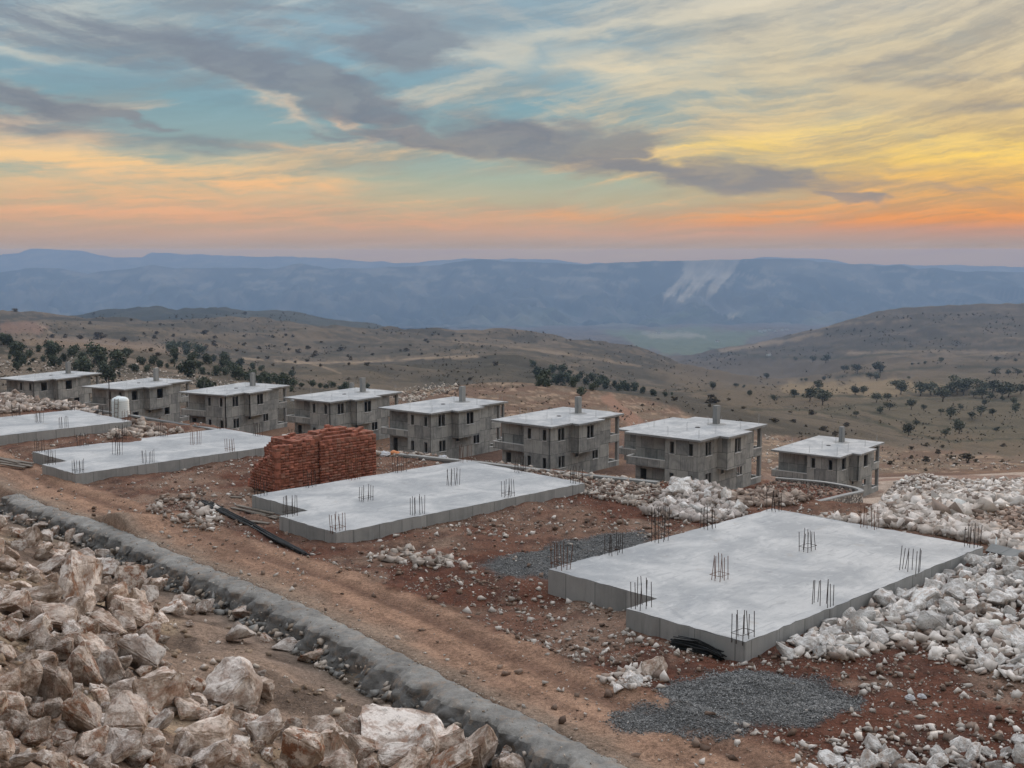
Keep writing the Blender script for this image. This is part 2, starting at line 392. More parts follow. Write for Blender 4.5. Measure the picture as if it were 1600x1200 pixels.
def rock_mat(name, ca, cb, stain, stain_amt, patch=2.2):
    m, nt, b = new_mat(name)
    co = coords(nt); r = nt.node('ShaderNodeObjectInfo').outputs['Random']
    off = nt.node('ShaderNodeVectorMath', operation='ADD'); nt.put(off.inputs[0], co); nt.put(off.inputs[1], nt.xyz(nt.mul(r, 31), nt.mul(r, 57), nt.mul(r, 13)))
    co = off.outputs[0]
    n1 = nt.noise(co, patch, 7, .68, .15); n2 = nt.noise(co, patch*1.7, 6, .7, .25); n3 = nt.noise(co, patch*6, 5, .75)
    v = nt.node('ShaderNodeTexVoronoi'); nt.put(v.inputs['Vector'], co); v.inputs['Scale'].default_value = patch*5
    tone = nt.add(.68, nt.mul(nt.m('FRACT', nt.mul(r, 7.31)), .55))
    c = nt.mix(nt.ss(.43, .57, n1), ca, cb)
    amt = nt.mul(nt.add(.25, nt.m('FRACT', nt.mul(r, 3.77))), stain_amt)
    c = nt.mix(nt.m('MULTIPLY', nt.ss(.49, .60, n2), amt, clamp=True), c, stain)
    c = nt.mix(nt.mul(nt.ss(.54, .66, n3), .6), c, tuple(x*.38 for x in ca))
    c = nt.mix(nt.mul(nt.ss(.42, .28, n3), .35), c, tuple(min(1, x*1.2) for x in cb))
    c = nt.mix(1.0, c, nt.xyz(tone, tone, tone), 'MULTIPLY')
    nt.put(b.inputs['Base Color'], c)
    nt.put(b.inputs['Normal'], nt.bump(nt.add(nt.mul(n1, .7), nt.add(nt.mul(n3, .35), nt.mul(v.outputs['Distance'], .15))), .9, .10))
    b.inputs['Roughness'].default_value = .95; b.inputs['Specular IOR Level'].default_value = .12
    return m

def leaf_mat(name):
    m, nt, b = new_mat(name)
    a = nt.node('ShaderNodeVertexColor', layer_name='Col').outputs[0]
    r = nt.node('ShaderNodeObjectInfo').outputs['Random']
    k = nt.add(.7, nt.mul(r, .6))
    nt.put(b.inputs['Base Color'], nt.mix(1.0, a, nt.xyz(k, k, nt.mul(k, .95)), 'MULTIPLY'))
    return m

M = dict(
    earth=ground_mat(), mountain=attr_mat('mountain_rock', var=.2, scale=.004), stones=attr_mat('loose_stone', var=.35, scale=9),
    top=slab_top_mat(),
    side=form_mat('slab_side_concrete', (.24, .245, .24), (.36, .36, .35), 1.25, 3, .5),
    wall=form_mat('house_concrete', (.150, .157, .157), (.39, .386, .36), 1.5, 1.67, .8, .2),
    sill=simple_mat('pale_cement', (.55, .55, .53), .9, .12),
    column=form_mat('column_concrete', (.20, .205, .205), (.29, .29, .28), 3, 3, .4),
    boulder=rock_mat('boulder_stone', (.33, .255, .20), (.68, .585, .51), (.28, .145, .09), .95, 2.0),
    white=rock_mat('limestone', (.56, .53, .50), (.84, .82, .79), (.46, .33, .25), .5, 2.1),
    crust=rock_mat('crusted_stone', (.41, .335, .285), (.78, .715, .655), (.29, .165, .105), .85, 2.0),
    clay=attr_mat('fired_clay', var=.25, scale=14),
    steel=simple_mat('dark_rebar', (.05, .038, .034), .7, .5, 6), rusty=simple_mat('rusty_rebar', (.14, .065, .04), .85, .5, 6),
    black=simple_mat('black_bars', (.012, .014, .015), .6, .4, 3),
    mortar=None, timber=simple_mat('weathered_timber', (.19, .165, .14), .9, .35, 5), plastic=simple_mat('white_plastic', (.70, .76, .77), .45, .08, 2),
    sheet=simple_mat('plastic_film', (.52, .53, .55), .5, .15, 4), orange=simple_mat('orange_clay', (.62, .26, .12), .8, .2, 4),
    teal=simple_mat('teal_plastic', (.10, .30, .36), .6, .3, 8),
    leaf=leaf_mat('leaves'), bark=simple_mat('bark', (.10, .08, .065), .95, .3, 6), wire=simple_mat('wire', (.35, .36, .37), .5, .2),
)
# ------------------------------------------------------------------ terrain
WALL = np.array([(-46,84),(-34,69),(-24.6,57.55),(-20.51,52.65),(-17.15,49.08),(-14.22,45.42),(-11.82,42.21),(-8.19,37.86),(-5.63,34.48),
                 (-3.24,31.04),(-1.27,28.03),(.86,25.08),(2.34,22.78),(6.2,17.0),(11,10),(19,-2),(30,-18)])
EDGE = np.array([(-170,205),(-110,155),(-60,114),(-33,90.5),(-27.4,85.7),(-3,64.8),(7.3,55.7),(13,50),(20,44.5),(24,38.5),(30,30),(40,18),(60,-6)])

def sdist(P, poly):
    """signed distance of points (n,2) to an open polyline; positive on the right-hand side of its direction"""
    best = np.full(len(P), 1e18); sg = np.zeros(len(P)); par = np.zeros(len(P)); acc = 0
    for a, b in zip(poly[:-1], poly[1:]):
        ab = b-a; ll = ab@ab; L = math.sqrt(ll)
        t = np.clip(((P-a)@ab)/ll, 0, 1)
        q = P-(a+t[:, None]*ab); d2 = (q*q).sum(1)
        cr = ab[0]*(P[:,1]-a[1])-ab[1]*(P[:,0]-a[0])
        u = d2 < best
        best = np.where(u, d2, best); sg = np.where(u, np.where(cr < 0, 1, -1), sg); par = np.where(u, acc+t*L, par)
        acc += L
    return np.sqrt(best)*sg, par

def inpoly(P, poly):
    r = np.zeros(len(P), bool); n = len(poly); x, y = P[:,0], P[:,1]
    for i in range(n):
        x0, y0 = poly[i]; x1, y1 = poly[(i+1) % n]
        c = ((y0 > y) != (y1 > y)) & (x < (x1-x0)*(y-y0)/((y1-y0) if y1 != y0 else 1e-9)+x0)
        r ^= c
    return r

SLABS = [(6.016,29.225,-10.0,.774), (-6.771,44.14,-10.75,.765), (-22.711,59.984,-11.487,.80), (-35.969,69.523,-11.55,.80)]
HOUSES = [(-82.671,200.965,-22.068,1.076), (-61.242,183.6,-21.516,1.085), (-43.151,175.029,-21.387,1.085), (-25.638,163.65,-20.948,.941),
          (-10.463,149.345,-20.573,.903), (4.589,137.735,-20.572,.876), (19.637,121.666,-19.597,.888), (41.418,146.84,-25.835,.902)]
BACK = []
for i, (x, y, z, a) in enumerate(HOUSES[1:6]):
    BACK.append((x+27*math.cos(a), y+27*math.sin(a), z-4.3, a))
HB = 6.7                                          # roof top down to the ground floor
def site_z(x, y):
    w = -.72*(x-6)+.69*(y-29.2)
    return -10.47-.037*np.clip(w, -10, 43)-.004*np.clip(w-43, 0, 80)

TX = np.array([-600, 0, 200, 400, 600, 800, 1000, 1200, 1400, 1600, 2200], float)
NEAR = [  # d, z at the columns TX
 (45,  [-14,-14,-14,-14,-14,-14,-13.5,-12.5,-11.8,-11.4,-11.2]),
 (60,  [-17,-17,-17,-17,-17,-17,-16.5,-15.2,-14.4,-14.0,-14]),
 (80,  [-20,-20,-20,-20,-20,-20,-19.5,-19.3,-18.3,-17.9,-18]),
 (100, [-23,-23,-23,-23,-23,-23,-23.4,-24.2,-22.4,-21.2,-21]),
 (120, [-25.5,-25.5,-25.5,-25.5,-25.5,-25.7,-26.2,-28.6,-26.2,-24.6,-24]),
 (150, [-27.2,-27.2,-27.2,-27.2,-27.2,-27.3,-27.6,-31,-30.6,-29.7,-29]),
 (180, [-28.2,-28.2,-28.2,-28,-28.5,-29.5,-31,-35,-34.6,-33.9,-33])]
FAR = [   # d, photo row seen at that distance, at the columns TX
 (220, [633,633,634,638,647,655,672,738,739,736,735]),
 (280, [605,605,610,618,627,615,643,690,721,722,720]),
 (330, [583,583,590,606,616,599,622,662,703,712,715]),
 (390, [560,560,567,592,622,612,628,648,688,699,700]),
 (470, [533,533,543,580,618,620,622,640,668,680,680]),
 (570, [540,545,558,588,598,604,614,624,646,656,655]),
 (700, [538,542,552,566,572,580,606,614,622,626,622]),
 (850, [532,535,545,561,565,560,598,606,606,606,600]),
 (1000,[522,524,532,548,556,556,590,599,594,591,585]),
 (1400,[494,498,505,516,526,534,560,592,575,570,552]),
 (1750,[480,484,498,492,511,518,545,594,556,540,522]),
 (2100,[500,512,514,510,522,532,564,574,524,508,492]),
 (2600,[500,506,478,481,508,542,568,534,481,473,458]),
 (3000,[512,520,492,492,520,552,560,530,488,480,466]),
 (3500,[560,560,560,550,560,562,556,556,540,530,520]),
 (4300,[590,580,575,570,566,560,548,548,560,560,560]),
 (5600,[560,550,545,540,536,530,526,524,530,540,540]),
 (7200,[540,530,526,520,518,516,514,512,518,520,524]),
 (9500,[530,520,516,512,510,508,506,504,508,512,516])]
DL = np.array([r[0] for r in NEAR]+[r[0] for r in FAR], float)
TZ = np.array([r[1] for r in NEAR]+[list(slope_of(r[1])*r[0]) for r in FAR], float)

def table(d, X):
    """catmull-rom over log distance, cosine-eased over columns"""
    l = np.log(np.clip(d, DL[0], DL[-1])); g = np.log(DL)
    i = np.clip(np.searchsorted(g, l)-1, 0, len(g)-2); t = (l-g[i])/(g[i+1]-g[i])
    Xc = np.clip(X, TX[0], TX[-1]); j = np.clip(np.searchsorted(TX, Xc)-1, 0, len(TX)-2); s = (Xc-TX[j])/(TX[j+1]-TX[j])
    def cr(p0, p1, p2, p3, t):
        return .5*(2*p1+(p2-p0)*t+(2*p0-5*p1+4*p2-p3)*t*t+(3*p1-p0-3*p2+p3)*t**3)
    def at(ii):
        ii = np.clip(ii, 0, len(g)-1)
        J = lambda o: np.clip(j+o, 0, len(TX)-1)
        return cr(TZ[ii, J(-1)], TZ[ii, j], TZ[ii, J(1)], TZ[ii, J(2)], s)
    p1, p2 = at(i), at(i+1)
    return p1*(1-t)+p2*t                          # linear along distance in z keeps crests where they were put

BASTION = [at_z(*p, -26.1) for p in [(1100,775),(1128,770),(1163,781),(1205,802),(1230,795.5),(1285,781),(1322,772),(1342,768),(1343,766),(1330,762),(1290,755),(1250,751),(1212,748),(1150,748)]]
HEAPS = [  # cx, cy, rx, ry, height: soil and rubble mounds
 (7.8,50.5,2.3,1.8,.6), (14.0,31.5,0.1,0.1,0), (-16.6,46.6+2,2.4,1.5,.55), (-24.5,71.5,3.5,2.2,.8), (33,60,9,9,1.6), (24,52,5,5,1.0), (-47,86,7,5,1.2)]

def height(P):
    x, y = P[:,0], P[:,1]
    r = np.hypot(x, y); ang = np.arctan2(x, np.maximum(y, 1e-6)); ang = np.where(y <= 0, np.sign(x+1e-9)*2, ang)
    ta = np.tan(np.clip(ang, -.78, .78)); X = 800+ta*F
    d = np.where(np.abs(ang) < .78, y, r*math.cos(.78)); d = np.maximum(d, .1)
    zt = table(d, X)
    zt = zt+(fbm(x/60, y/60, 5, 3)-.5)*np.clip(d*.012, 0, 7)*sstep(170, 420, d)+(fbm(x/17, y/17, 4, 9)-.5)*np.clip(d*.0035, .35, 2.2)
    # gullies on the far hills
    zt = zt-np.abs(fbm(x/260+fbm(x/500,y/500,2,5), y/420, 4, 21)-.5)*np.clip((d-380)*.045, 0, 60)+(fbm(x/95, y/95, 4, 23)-.5)*np.clip((d-380)*.012, 0, 12)
    # building pads
    for (hx, hy, hz, a) in HOUSES+BACK:
        c, s = math.cos(a), math.sin(a); dx, dy = x-hx, y-hy
        u = dx*c+dy*s; v = -dx*s+dy*c
        q = np.maximum(np.maximum(-1.5-u, u-16), np.maximum(-2.2-v, v-10.2))
        k = 1-sstep(0, 7, q)
        zt = zt*(1-k)+(hz-HB-.05)*k
    # fill behind the curved masonry wall
    zt = np.where((r > 95) & (r < 150), zt*(1-(bk := soften(0, P, BASTION, .4)))-26.35*bk, zt)
    zs = site_z(x, y)
    se, _ = sdist(P, EDGE)
    k = sstep(.3, 7.5, -se)
    near = r < 260
    zs = zs+(fbm(x/2.7, y/2.7, 5, 31)-.5)*(.12+.26*sstep(-2.6, -4.5, sdist(P, WALL)[0]))+(fbm(x/.7, y/.7, 4, 41)-.5)*.20*sstep(-2.6, -4.5, sdist(P, WALL)[0])
    z = np.where(near, zs*(1-k)+zt*k, zt)
    # mounds
    for cx, cy, rx, ry, h in HEAPS:
        if h: z = z+h*np.exp(-((x-cx)/rx)**2-((y-cy)/ry)**2)*(.75+.5*fbm(x/1.1, y/1.1, 3, 5))
    # white rock heap beside the near slab
    ux, vy = (x-6.016)*math.cos(.774)+(y-29.225)*math.sin(.774), -(x-6.016)*math.sin(.774)+(y-29.225)*math.cos(.774)
    hp = sstep(-.2, -2.2, vy)*sstep(-8.5, -4.0, vy)*sstep(2.0, 6.5, ux)*sstep(17, 12, ux)
    z = z+hp*(.15+.6*fbm(x/1.6, y/1.6, 3, 77))
    # road ruts, then the camera side of the stone wall
    sw, par = sdist(P, WALL)
    nearw = (r < 110)
    rut = np.exp(-((sw+.7)/.25)**2)+np.exp(-((sw+2.1)/.25)**2)+.8*np.exp(-((sw+3.6)/.3)**2)
    z = z-np.where(nearw, rut*.06*(.5+fbm(x/.6, y/.6, 3, 12)), 0)
    ridge = np.exp(-((sw+2.9)/.4)**2)*(fbm(x/.45, y/.45, 4, 15))*.2
    z = z+np.where(nearw, ridge, 0)
    S = np.array([.1,.5,1.4,2.0,3.0,4.5,6.0,8.0,10.0,13.0,16.0,19,60]); Zs = np.array([-.02,-.5,-.72,-.60,-.30,.10,.75,1.9,2.7,5.0,8.6,8.9,8.9])
    prof = np.interp(sw, S, Zs)
    bump = (fbm(x/3.1, y/3.1, 4, 51)-.5)*.9+(fbm(x/.6, y/.6, 3, 61)-.5)*.16
    zb = site_z(x, y)+prof+bump*sstep(1.4, 4, sw)*np.clip(1.3-sw/16, .2, 1)
    zb = np.where(sw > 12, np.minimum(zb, -1.75), zb)
    z = np.where(sw > .1, zb, z)
    return z, sw, se, d, X

def slab_uv(P, i):
    hx, hy, hz, a = SLABS[i]; c, s = math.cos(a), math.sin(a)
    dx, dy = P[:,0]-hx, P[:,1]-hy
    return dx*c+dy*s, -dx*s+dy*c

def soften(mask_pts, P, poly, soft):
    """0..1 inside poly (pixel or world coords) with a noisy soft rim"""
    inside = inpoly(P, poly)
    pts = np.array(poly+[poly[0]], float); best = np.full(len(P), 1e18)
    for a, b in zip(pts[:-1], pts[1:]):
        ab = b-a; t = np.clip(((P-a)@ab)/(ab@ab), 0, 1); q = P-(a+t[:,None]*ab); best = np.minimum(best, (q*q).sum(1))
    sd = np.where(inside, 1, -1)*np.sqrt(best)
    return sstep(-soft, soft, sd+mask_pts)

def ground_colour(P, z, sw, se, d, X):
    x, y = P[:,0], P[:,1]
    px = np.c_[X, 0*X]
    sl = z/np.maximum(d, .1); q = np.arctan(sl)+PITCH; px[:,1] = 600-F*np.tan(q)   # the photo row each point is seen at
    n = lambda s, o=4, k=0: fbm(x/s, y/s, o, k)
    L = lambda *c: np.array(lin(*c))*1.02
    col = np.zeros((len(P), 3))
    def lay(c, m):
        nonlocal col
        m = np.clip(m, 0, 1)[:,None]; col = col*(1-m)+np.asarray(c)*m
    # far land
    lay(L(106,95,84), np.ones(len(P)))
    lay(L(84,78,71), sstep(.44, .56, fbm(x/150, y/210, 6, 2, .6)))
    lay(L(122,107,92), sstep(.54, .64, fbm(x/60, y/90, 6, 6, .6))*.7)
    lay(L(74,70,62), sstep(.53, .62, fbm(x/14, y/22, 5, 7, .6))*.55*sstep(260, 420, d))
    terr = fbm(z/2.6+n(120, 3, 8)*9, x/400+y/900, 3, 14)
    lay(L(74,71,64), sstep(.54, .70, terr)*.65*sstep(350, 700, d))
    lay(L(134,116,98), sstep(.60, .74, fbm(z/4.5+n(150,3,18)*7, x/300, 3, 19))*.4*sstep(350, 700, d))
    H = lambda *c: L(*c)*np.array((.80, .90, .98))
    G = lambda poly, soft, amp, s: soften((fbm(px[:,0]/s, px[:,1]/(s*.5), 4, 99)-.5)*amp, px, poly, soft)
    lay(L(108,95,81), G([(1010,575),(1200,560),(1700,560),(1700,720),(1500,700),(1320,640),(1180,640),(1060,600)], 8, 30, 30)*sstep(300,340,d))
    lay(L(98,90,76), G([(1300,640),(1450,590),(1700,600),(1700,700),(1560,690),(1440,670)], 8, 40, 40)*.7*sstep(300,340,d))
    lay(L(146,126,102), G([(1220,600),(1400,592),(1480,604),(1380,622),(1240,616)], 4, 24, 20)*.7*sstep(300,340,d))
    lay(L(104,130,96), G([(940,515),(1200,515),(1150,545),(1080,560),(980,535)], 5, 20, 20)*.8*sstep(3300,3800,d))
    lay(L(172,170,150), G([(1000,522),(1080,518),(1100,526),(1020,530)], 3, 14, 14)*.8*sstep(3300,3800,d))
    lay(L(84,86,84), sstep(1950, 2200, d)*(X < 760)*sstep(3600,3200,d))
    lay(L(70,74,74), sstep(1950, 2200, d)*(X < 760)*sstep(.48,.62,n(220,4,61))*.7)
    lay(L(98,91,86), sstep(1500, 2300, d)*(X >= 760)*.5)
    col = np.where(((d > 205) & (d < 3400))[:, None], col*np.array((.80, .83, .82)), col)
    # ochre fold behind the houses
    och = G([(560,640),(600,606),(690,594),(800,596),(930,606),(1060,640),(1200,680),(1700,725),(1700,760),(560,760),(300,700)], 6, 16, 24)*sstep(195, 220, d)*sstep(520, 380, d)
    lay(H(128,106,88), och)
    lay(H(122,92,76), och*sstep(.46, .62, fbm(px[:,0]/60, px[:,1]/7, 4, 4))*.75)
    lay(L(98,80,68), och*sstep(.52, .62, fbm(px[:,0]/34, px[:,1]/4, 4, 44))*.6)
    lay(L(156,134,114), och*sstep(.60, .7, fbm(px[:,0]/16, px[:,1]/2.5, 4, 24))*.7)
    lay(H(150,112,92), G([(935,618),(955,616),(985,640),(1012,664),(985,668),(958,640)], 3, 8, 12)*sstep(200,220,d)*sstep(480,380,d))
    lay(L(122,108,94), G([(0,535),(100,548),(250,560),(330,585),(450,620),(300,660),(0,640)], 8, 30, 30)*sstep(.5,.62,n(7,4,25))*sstep(220,250,d)*sstep(560,480,d)*.8)
    lay(L(132,106,92), G([(0,503),(55,504),(75,512),(60,522),(0,520)], 3, 8, 12)*.7)
    lay(L(132,114,98), G([(20,527),(170,530),(290,542),(330,556),(200,548),(40,540)], 3, 8, 12)*.7)
    for pl in [[(1330,636),(1390,650),(1440,662),(1500,668),(1600,668)],[(1180,640),(1260,640),(1340,652),(1400,668)],[(1350,650),(1420,676),(1500,690),(1620,684)],[(1210,620),(1300,618),(1400,622),(1600,626)],[(1290,640),(1350,632),(1420,634)],[(1110,545),(1200,558),(1300,560),(1400,552)],[(1300,590),(1400,578),(1500,572),(1600,574)]]:
        pp = np.array(pl, float); bst = np.full(len(P), 1e9)
        for a_, b_ in zip(pp[:-1], pp[1:]):
            ab = b_-a_; tt = np.clip(((px-a_)@ab)/(ab@ab), 0, 1); qq = px-(a_+tt[:,None]*ab); bst = np.minimum(bst, np.hypot(qq[:,0]*.4, qq[:,1]))
        lay(L(66,66,56), sstep(2.6, .8, bst+(fbm(px[:,0]/9, px[:,1]/4, 3, 55)-.5)*4)*.8*(d > 290))
    def line(pl, c, wpx, amt, dmin, dmax, seed):
        pp = np.array(pl, float); bst = np.full(len(P), 1e9)
        for a_, b_ in zip(pp[:-1], pp[1:]):
            ab = b_-a_; tt = np.clip(((px-a_)@ab)/(ab@ab), 0, 1); qq = px-(a_+tt[:,None]*ab); bst = np.minimum(bst, np.hypot(qq[:,0]*.5, qq[:,1]))
        lay(c, sstep(wpx*1.6, wpx*.6, bst+(fbm(px[:,0]/14, px[:,1]/6, 4, seed)-.5)*wpx*2.2)*amt*(d > dmin)*(d < dmax))
    dk_, lt_ = L(70,68,60), L(146,128,108)
    for k_, (pl, c_, w_, a_) in enumerate([([(380,560),(470,567),(560,566),(650,560),(745,557)], lt_, 1.3, .8), ([(460,563),(500,572),(530,583)], lt_, 1.4, .6), ([(400,552),(500,556),(600,554),(700,548)], dk_, 2.4, .55),
        ([(60,505),(72,515),(84,524)], lt_, 1.4, .6), ([(200,508),(300,510),(430,520)], dk_, 2.0, .5), ([(280,528),(400,534),(520,540),(640,538)], dk_, 2.2, .5), ([(100,515),(180,520),(260,522)], dk_, 2.5, .45), ([(420,512),(540,522),(660,528)], dk_, 1.8, .4),
        ([(700,532),(800,542),(900,556),(1000,572)], lt_, 1.5, .4), ([(760,540),(860,556),(960,580)], dk_, 2.2, .4), ([(860,528),(960,552),(1060,574)], dk_, 2.0, .4),
        ([(1240,528),(1330,518),(1420,512),(1600,508)], dk_, 2.2, .55), ([(1300,536),(1420,528),(1600,524)], dk_, 2.0, .5), ([(1180,546),(1290,544),(1420,546),(1600,542)], dk_, 2.4, .55), ([(1330,500),(1420,496),(1520,500),(1600,494)], dk_, 1.6, .45),
        ([(1130,548),(1230,532),(1280,522)], lt_, 2.6, .55), ([(1330,552),(1450,548),(1600,552)], lt_, 1.6, .4), ([(1240,522),(1320,506),(1420,500)], lt_, 1.2, .4), ([(1100,560),(1140,552),(1180,556)], dk_, 2.0, .5)]):
        line(pl, c_, w_, a_, 420, 3300, 300+k_)
    # building terraces
    tr = sstep(230, 200, d)
    lay(L(122,98,82), tr); lay(L(104,84,74), tr*sstep(.45,.6,n(11,4,3)))
    # the site
    site = (sstep(-6, -1.5, se) if False else sstep(6, 1.0, -se))*(d < 200)
    red, tan, pale = L(98,64,52)*np.array((.92,.98,1)), L(124,98,83)*np.array((.92,.97,1.0)), L(146,126,110)
    s1 = n(6.5, 5, 33); s2 = n(1.3, 4, 35)
    lay(red, site)
    w = -.72*(x-6)+.69*(y-29.2)
    tanw = np.clip(sstep(.42, .60, s1+.16*sstep(8, 34, w)-.10*sstep(6,-6,w)), 0, 1)
    lay(tan, site*tanw*.85)
    lay(H(120,80,64), site*sstep(.48, .60, s2)*.55); lay(H(80,60,52), site*sstep(.52, .62, n(.55, 4, 36))*.5)
    lay(pale, site*sstep(.62, .72, n(2.6, 4, 37))*.45)
    # white spoil right of and behind the near slab
    wh = sstep(6.5, 9.5, (x-9.5)*.72+(y-44.5)*.30+ (n(4,4,66)-.5)*8)*(x > 9)*(d < 175)*(d > 38)*sstep(2, 9, x-(.19*(d-45)+9))
    lay(L(172,156,142), wh*.9); lay(L(120,92,80), wh*sstep(.55,.64,n(7,4,68))*.7)
    lay(L(84,58,50), soften((n(1.5,4,5)-.5)*2, P, [(24,60),(21,51.5),(25,50),(31,53),(33,60)], .8)*.9)
    # fill inside the masonry bastion
    bast = soften((n(2,4,6)-.5)*3, px, [(1130,775),(1215,745),(1285,752),(1345,768),(1230,800),(1165,800)], 4)*((d > 95) & (d < 150))
    lay(L(104,70,58), bast); lay(L(150,126,110), bast*sstep(.55,.66,n(1.2,4,7))*.7)
    # track along the wall
    jit = (n(1.7, 4, 71)-.5)*1.1
    tk = sstep(-3.3, -2.5, sw+jit)*sstep(.25, .05, sw)*(d < 130)
    lay(L(160,126,104)*np.array((.92,.97,1.0)), tk)
    lay(L(132,103,86)*np.array((.92,.97,1.0)), tk*sstep(.5,.62,fbm(sw/.35, (x-y)/9, 3, 72))*.7)
    lay(L(104,80,68), tk*np.exp(-((sw+2.1)/.35)**2)*.6)
    lay(L(128,118,106), tk*sstep(-1.2,-.1,sw+jit)*.6)
    # camera side bank
    bk = sstep(.3, .7, sw)
    lay(L(142,120,104)*np.array((.92,.97,1.0)), bk); lay(L(108,91,79)*np.array((.92,.97,1.0)), bk*sstep(.46,.60,n(1.6,5,81))); lay(H(178,150,120), bk*sstep(.56,.68,n(3.4,4,83))*.6)
    lay(H(112,98,86), bk*sstep(2.4, 1.2, sw)*.7)
    # crushed gravel
    for poly in GRAVEL:
        gm = soften((n(.8,4,91)-.5)*1.0, P, poly, .3)
        lay(L(94,95,95), gm*.97)
    return np.clip(col, .01, .9)

def on_site(X, Y, z0=-10.47):
    d = ray(X, Y); t = (z0-.037*(6*.72-29.2*.69))/(d.z+.037*(d.x*-.72+d.y*.69))
    return (d.x*t, d.y*t)
GRAVEL = [[on_site(*p) for p in [(1022,1078),(1100,1052),(1190,1045),(1290,1058),(1345,1088),(1340,1118),(1262,1140),(1150,1132),(1060,1108)]],
          [on_site(*p) for p in [(940,1128),(990,1098),(1080,1112),(1190,1136),(1130,1150),(1010,1146)]],
          [on_site(*p) for p in [(742,886),(800,868),(880,846),(1010,832),(1000,856),(930,878),(860,905),(790,906)]]]

def build_ground():
    r = np.concatenate([np.geomspace(1.0, 15, 40)[:-1], np.geomspace(15, 260, 470)[:-1], np.geomspace(260, 9400, 330)])
    dense = np.arctan(np.linspace(-.60, .60, 820)); side = np.linspace(.5404, math.pi, 60)[1:]
    ang = np.concatenate([-side[::-1][:-1]*1.0, dense, side]); ang[0] = -math.pi+1e-3 if ang[0] <= -math.pi else ang[0]
    A, R = np.meshgrid(ang, r)
    # rows at equal forward distance inside the fan, circles outside it
    k = np.where(np.abs(A) < .55, 1/np.cos(np.clip(A, -.55, .55)), 1/math.cos(.5404))
    P = np.c_[(np.sin(A)*R*k).ravel(), (np.cos(A)*R*k).ravel()]
    z, sw, se, d, X = height(P)
    col = ground_colour(P, z, sw, se, d, X)
    nr, na = A.shape
    idx = np.arange(nr*na).reshape(nr, na)
    q = np.stack([idx[:-1,:-1], idx[:-1,1:], idx[1:,1:], idx[1:,:-1]], -1).reshape(-1, 4)[:, ::-1]
    # close the seam behind the camera
    qs = np.stack([idx[:-1,-1], idx[:-1,0], idx[1:,0], idx[1:,-1]], -1)[:, ::-1]
    me = mesh_np('ground', np.c_[P, z], np.r_[q, qs], M['earth'], True, col)
    o = link('ground', me); o['kind'] = 'structure'
    return me
GME = build_ground()
nv = len(GME.vertices); _co = np.empty(nv*3, np.float32); GME.vertices.foreach_get('co', _co)
_li = np.empty(len(GME.loops), np.int32); GME.loops.foreach_get('vertex_index', _li)
_co = _co.reshape(-1, 3); _q = _li.reshape(-1, 4)
_keep = (np.abs(_co[_q[:,0],0]) < .75*np.maximum(_co[_q[:,0],1], 0)+3) & (_co[_q[:,0],1] > 0)
BVH = BVHTree.FromPolygons(_co.tolist(), _q[_keep].tolist())
def hit(X, Y, default=None):
    d = ray(X, Y)
    h = BVH.ray_cast(Vector((0, 0, 0)), d.normalized())
    return h[0]
def gz(x, y):
    h = BVH.ray_cast(Vector((x, y, 60)), Vector((0, 0, -1)))
    return h[0].z if h[0] else -30.0

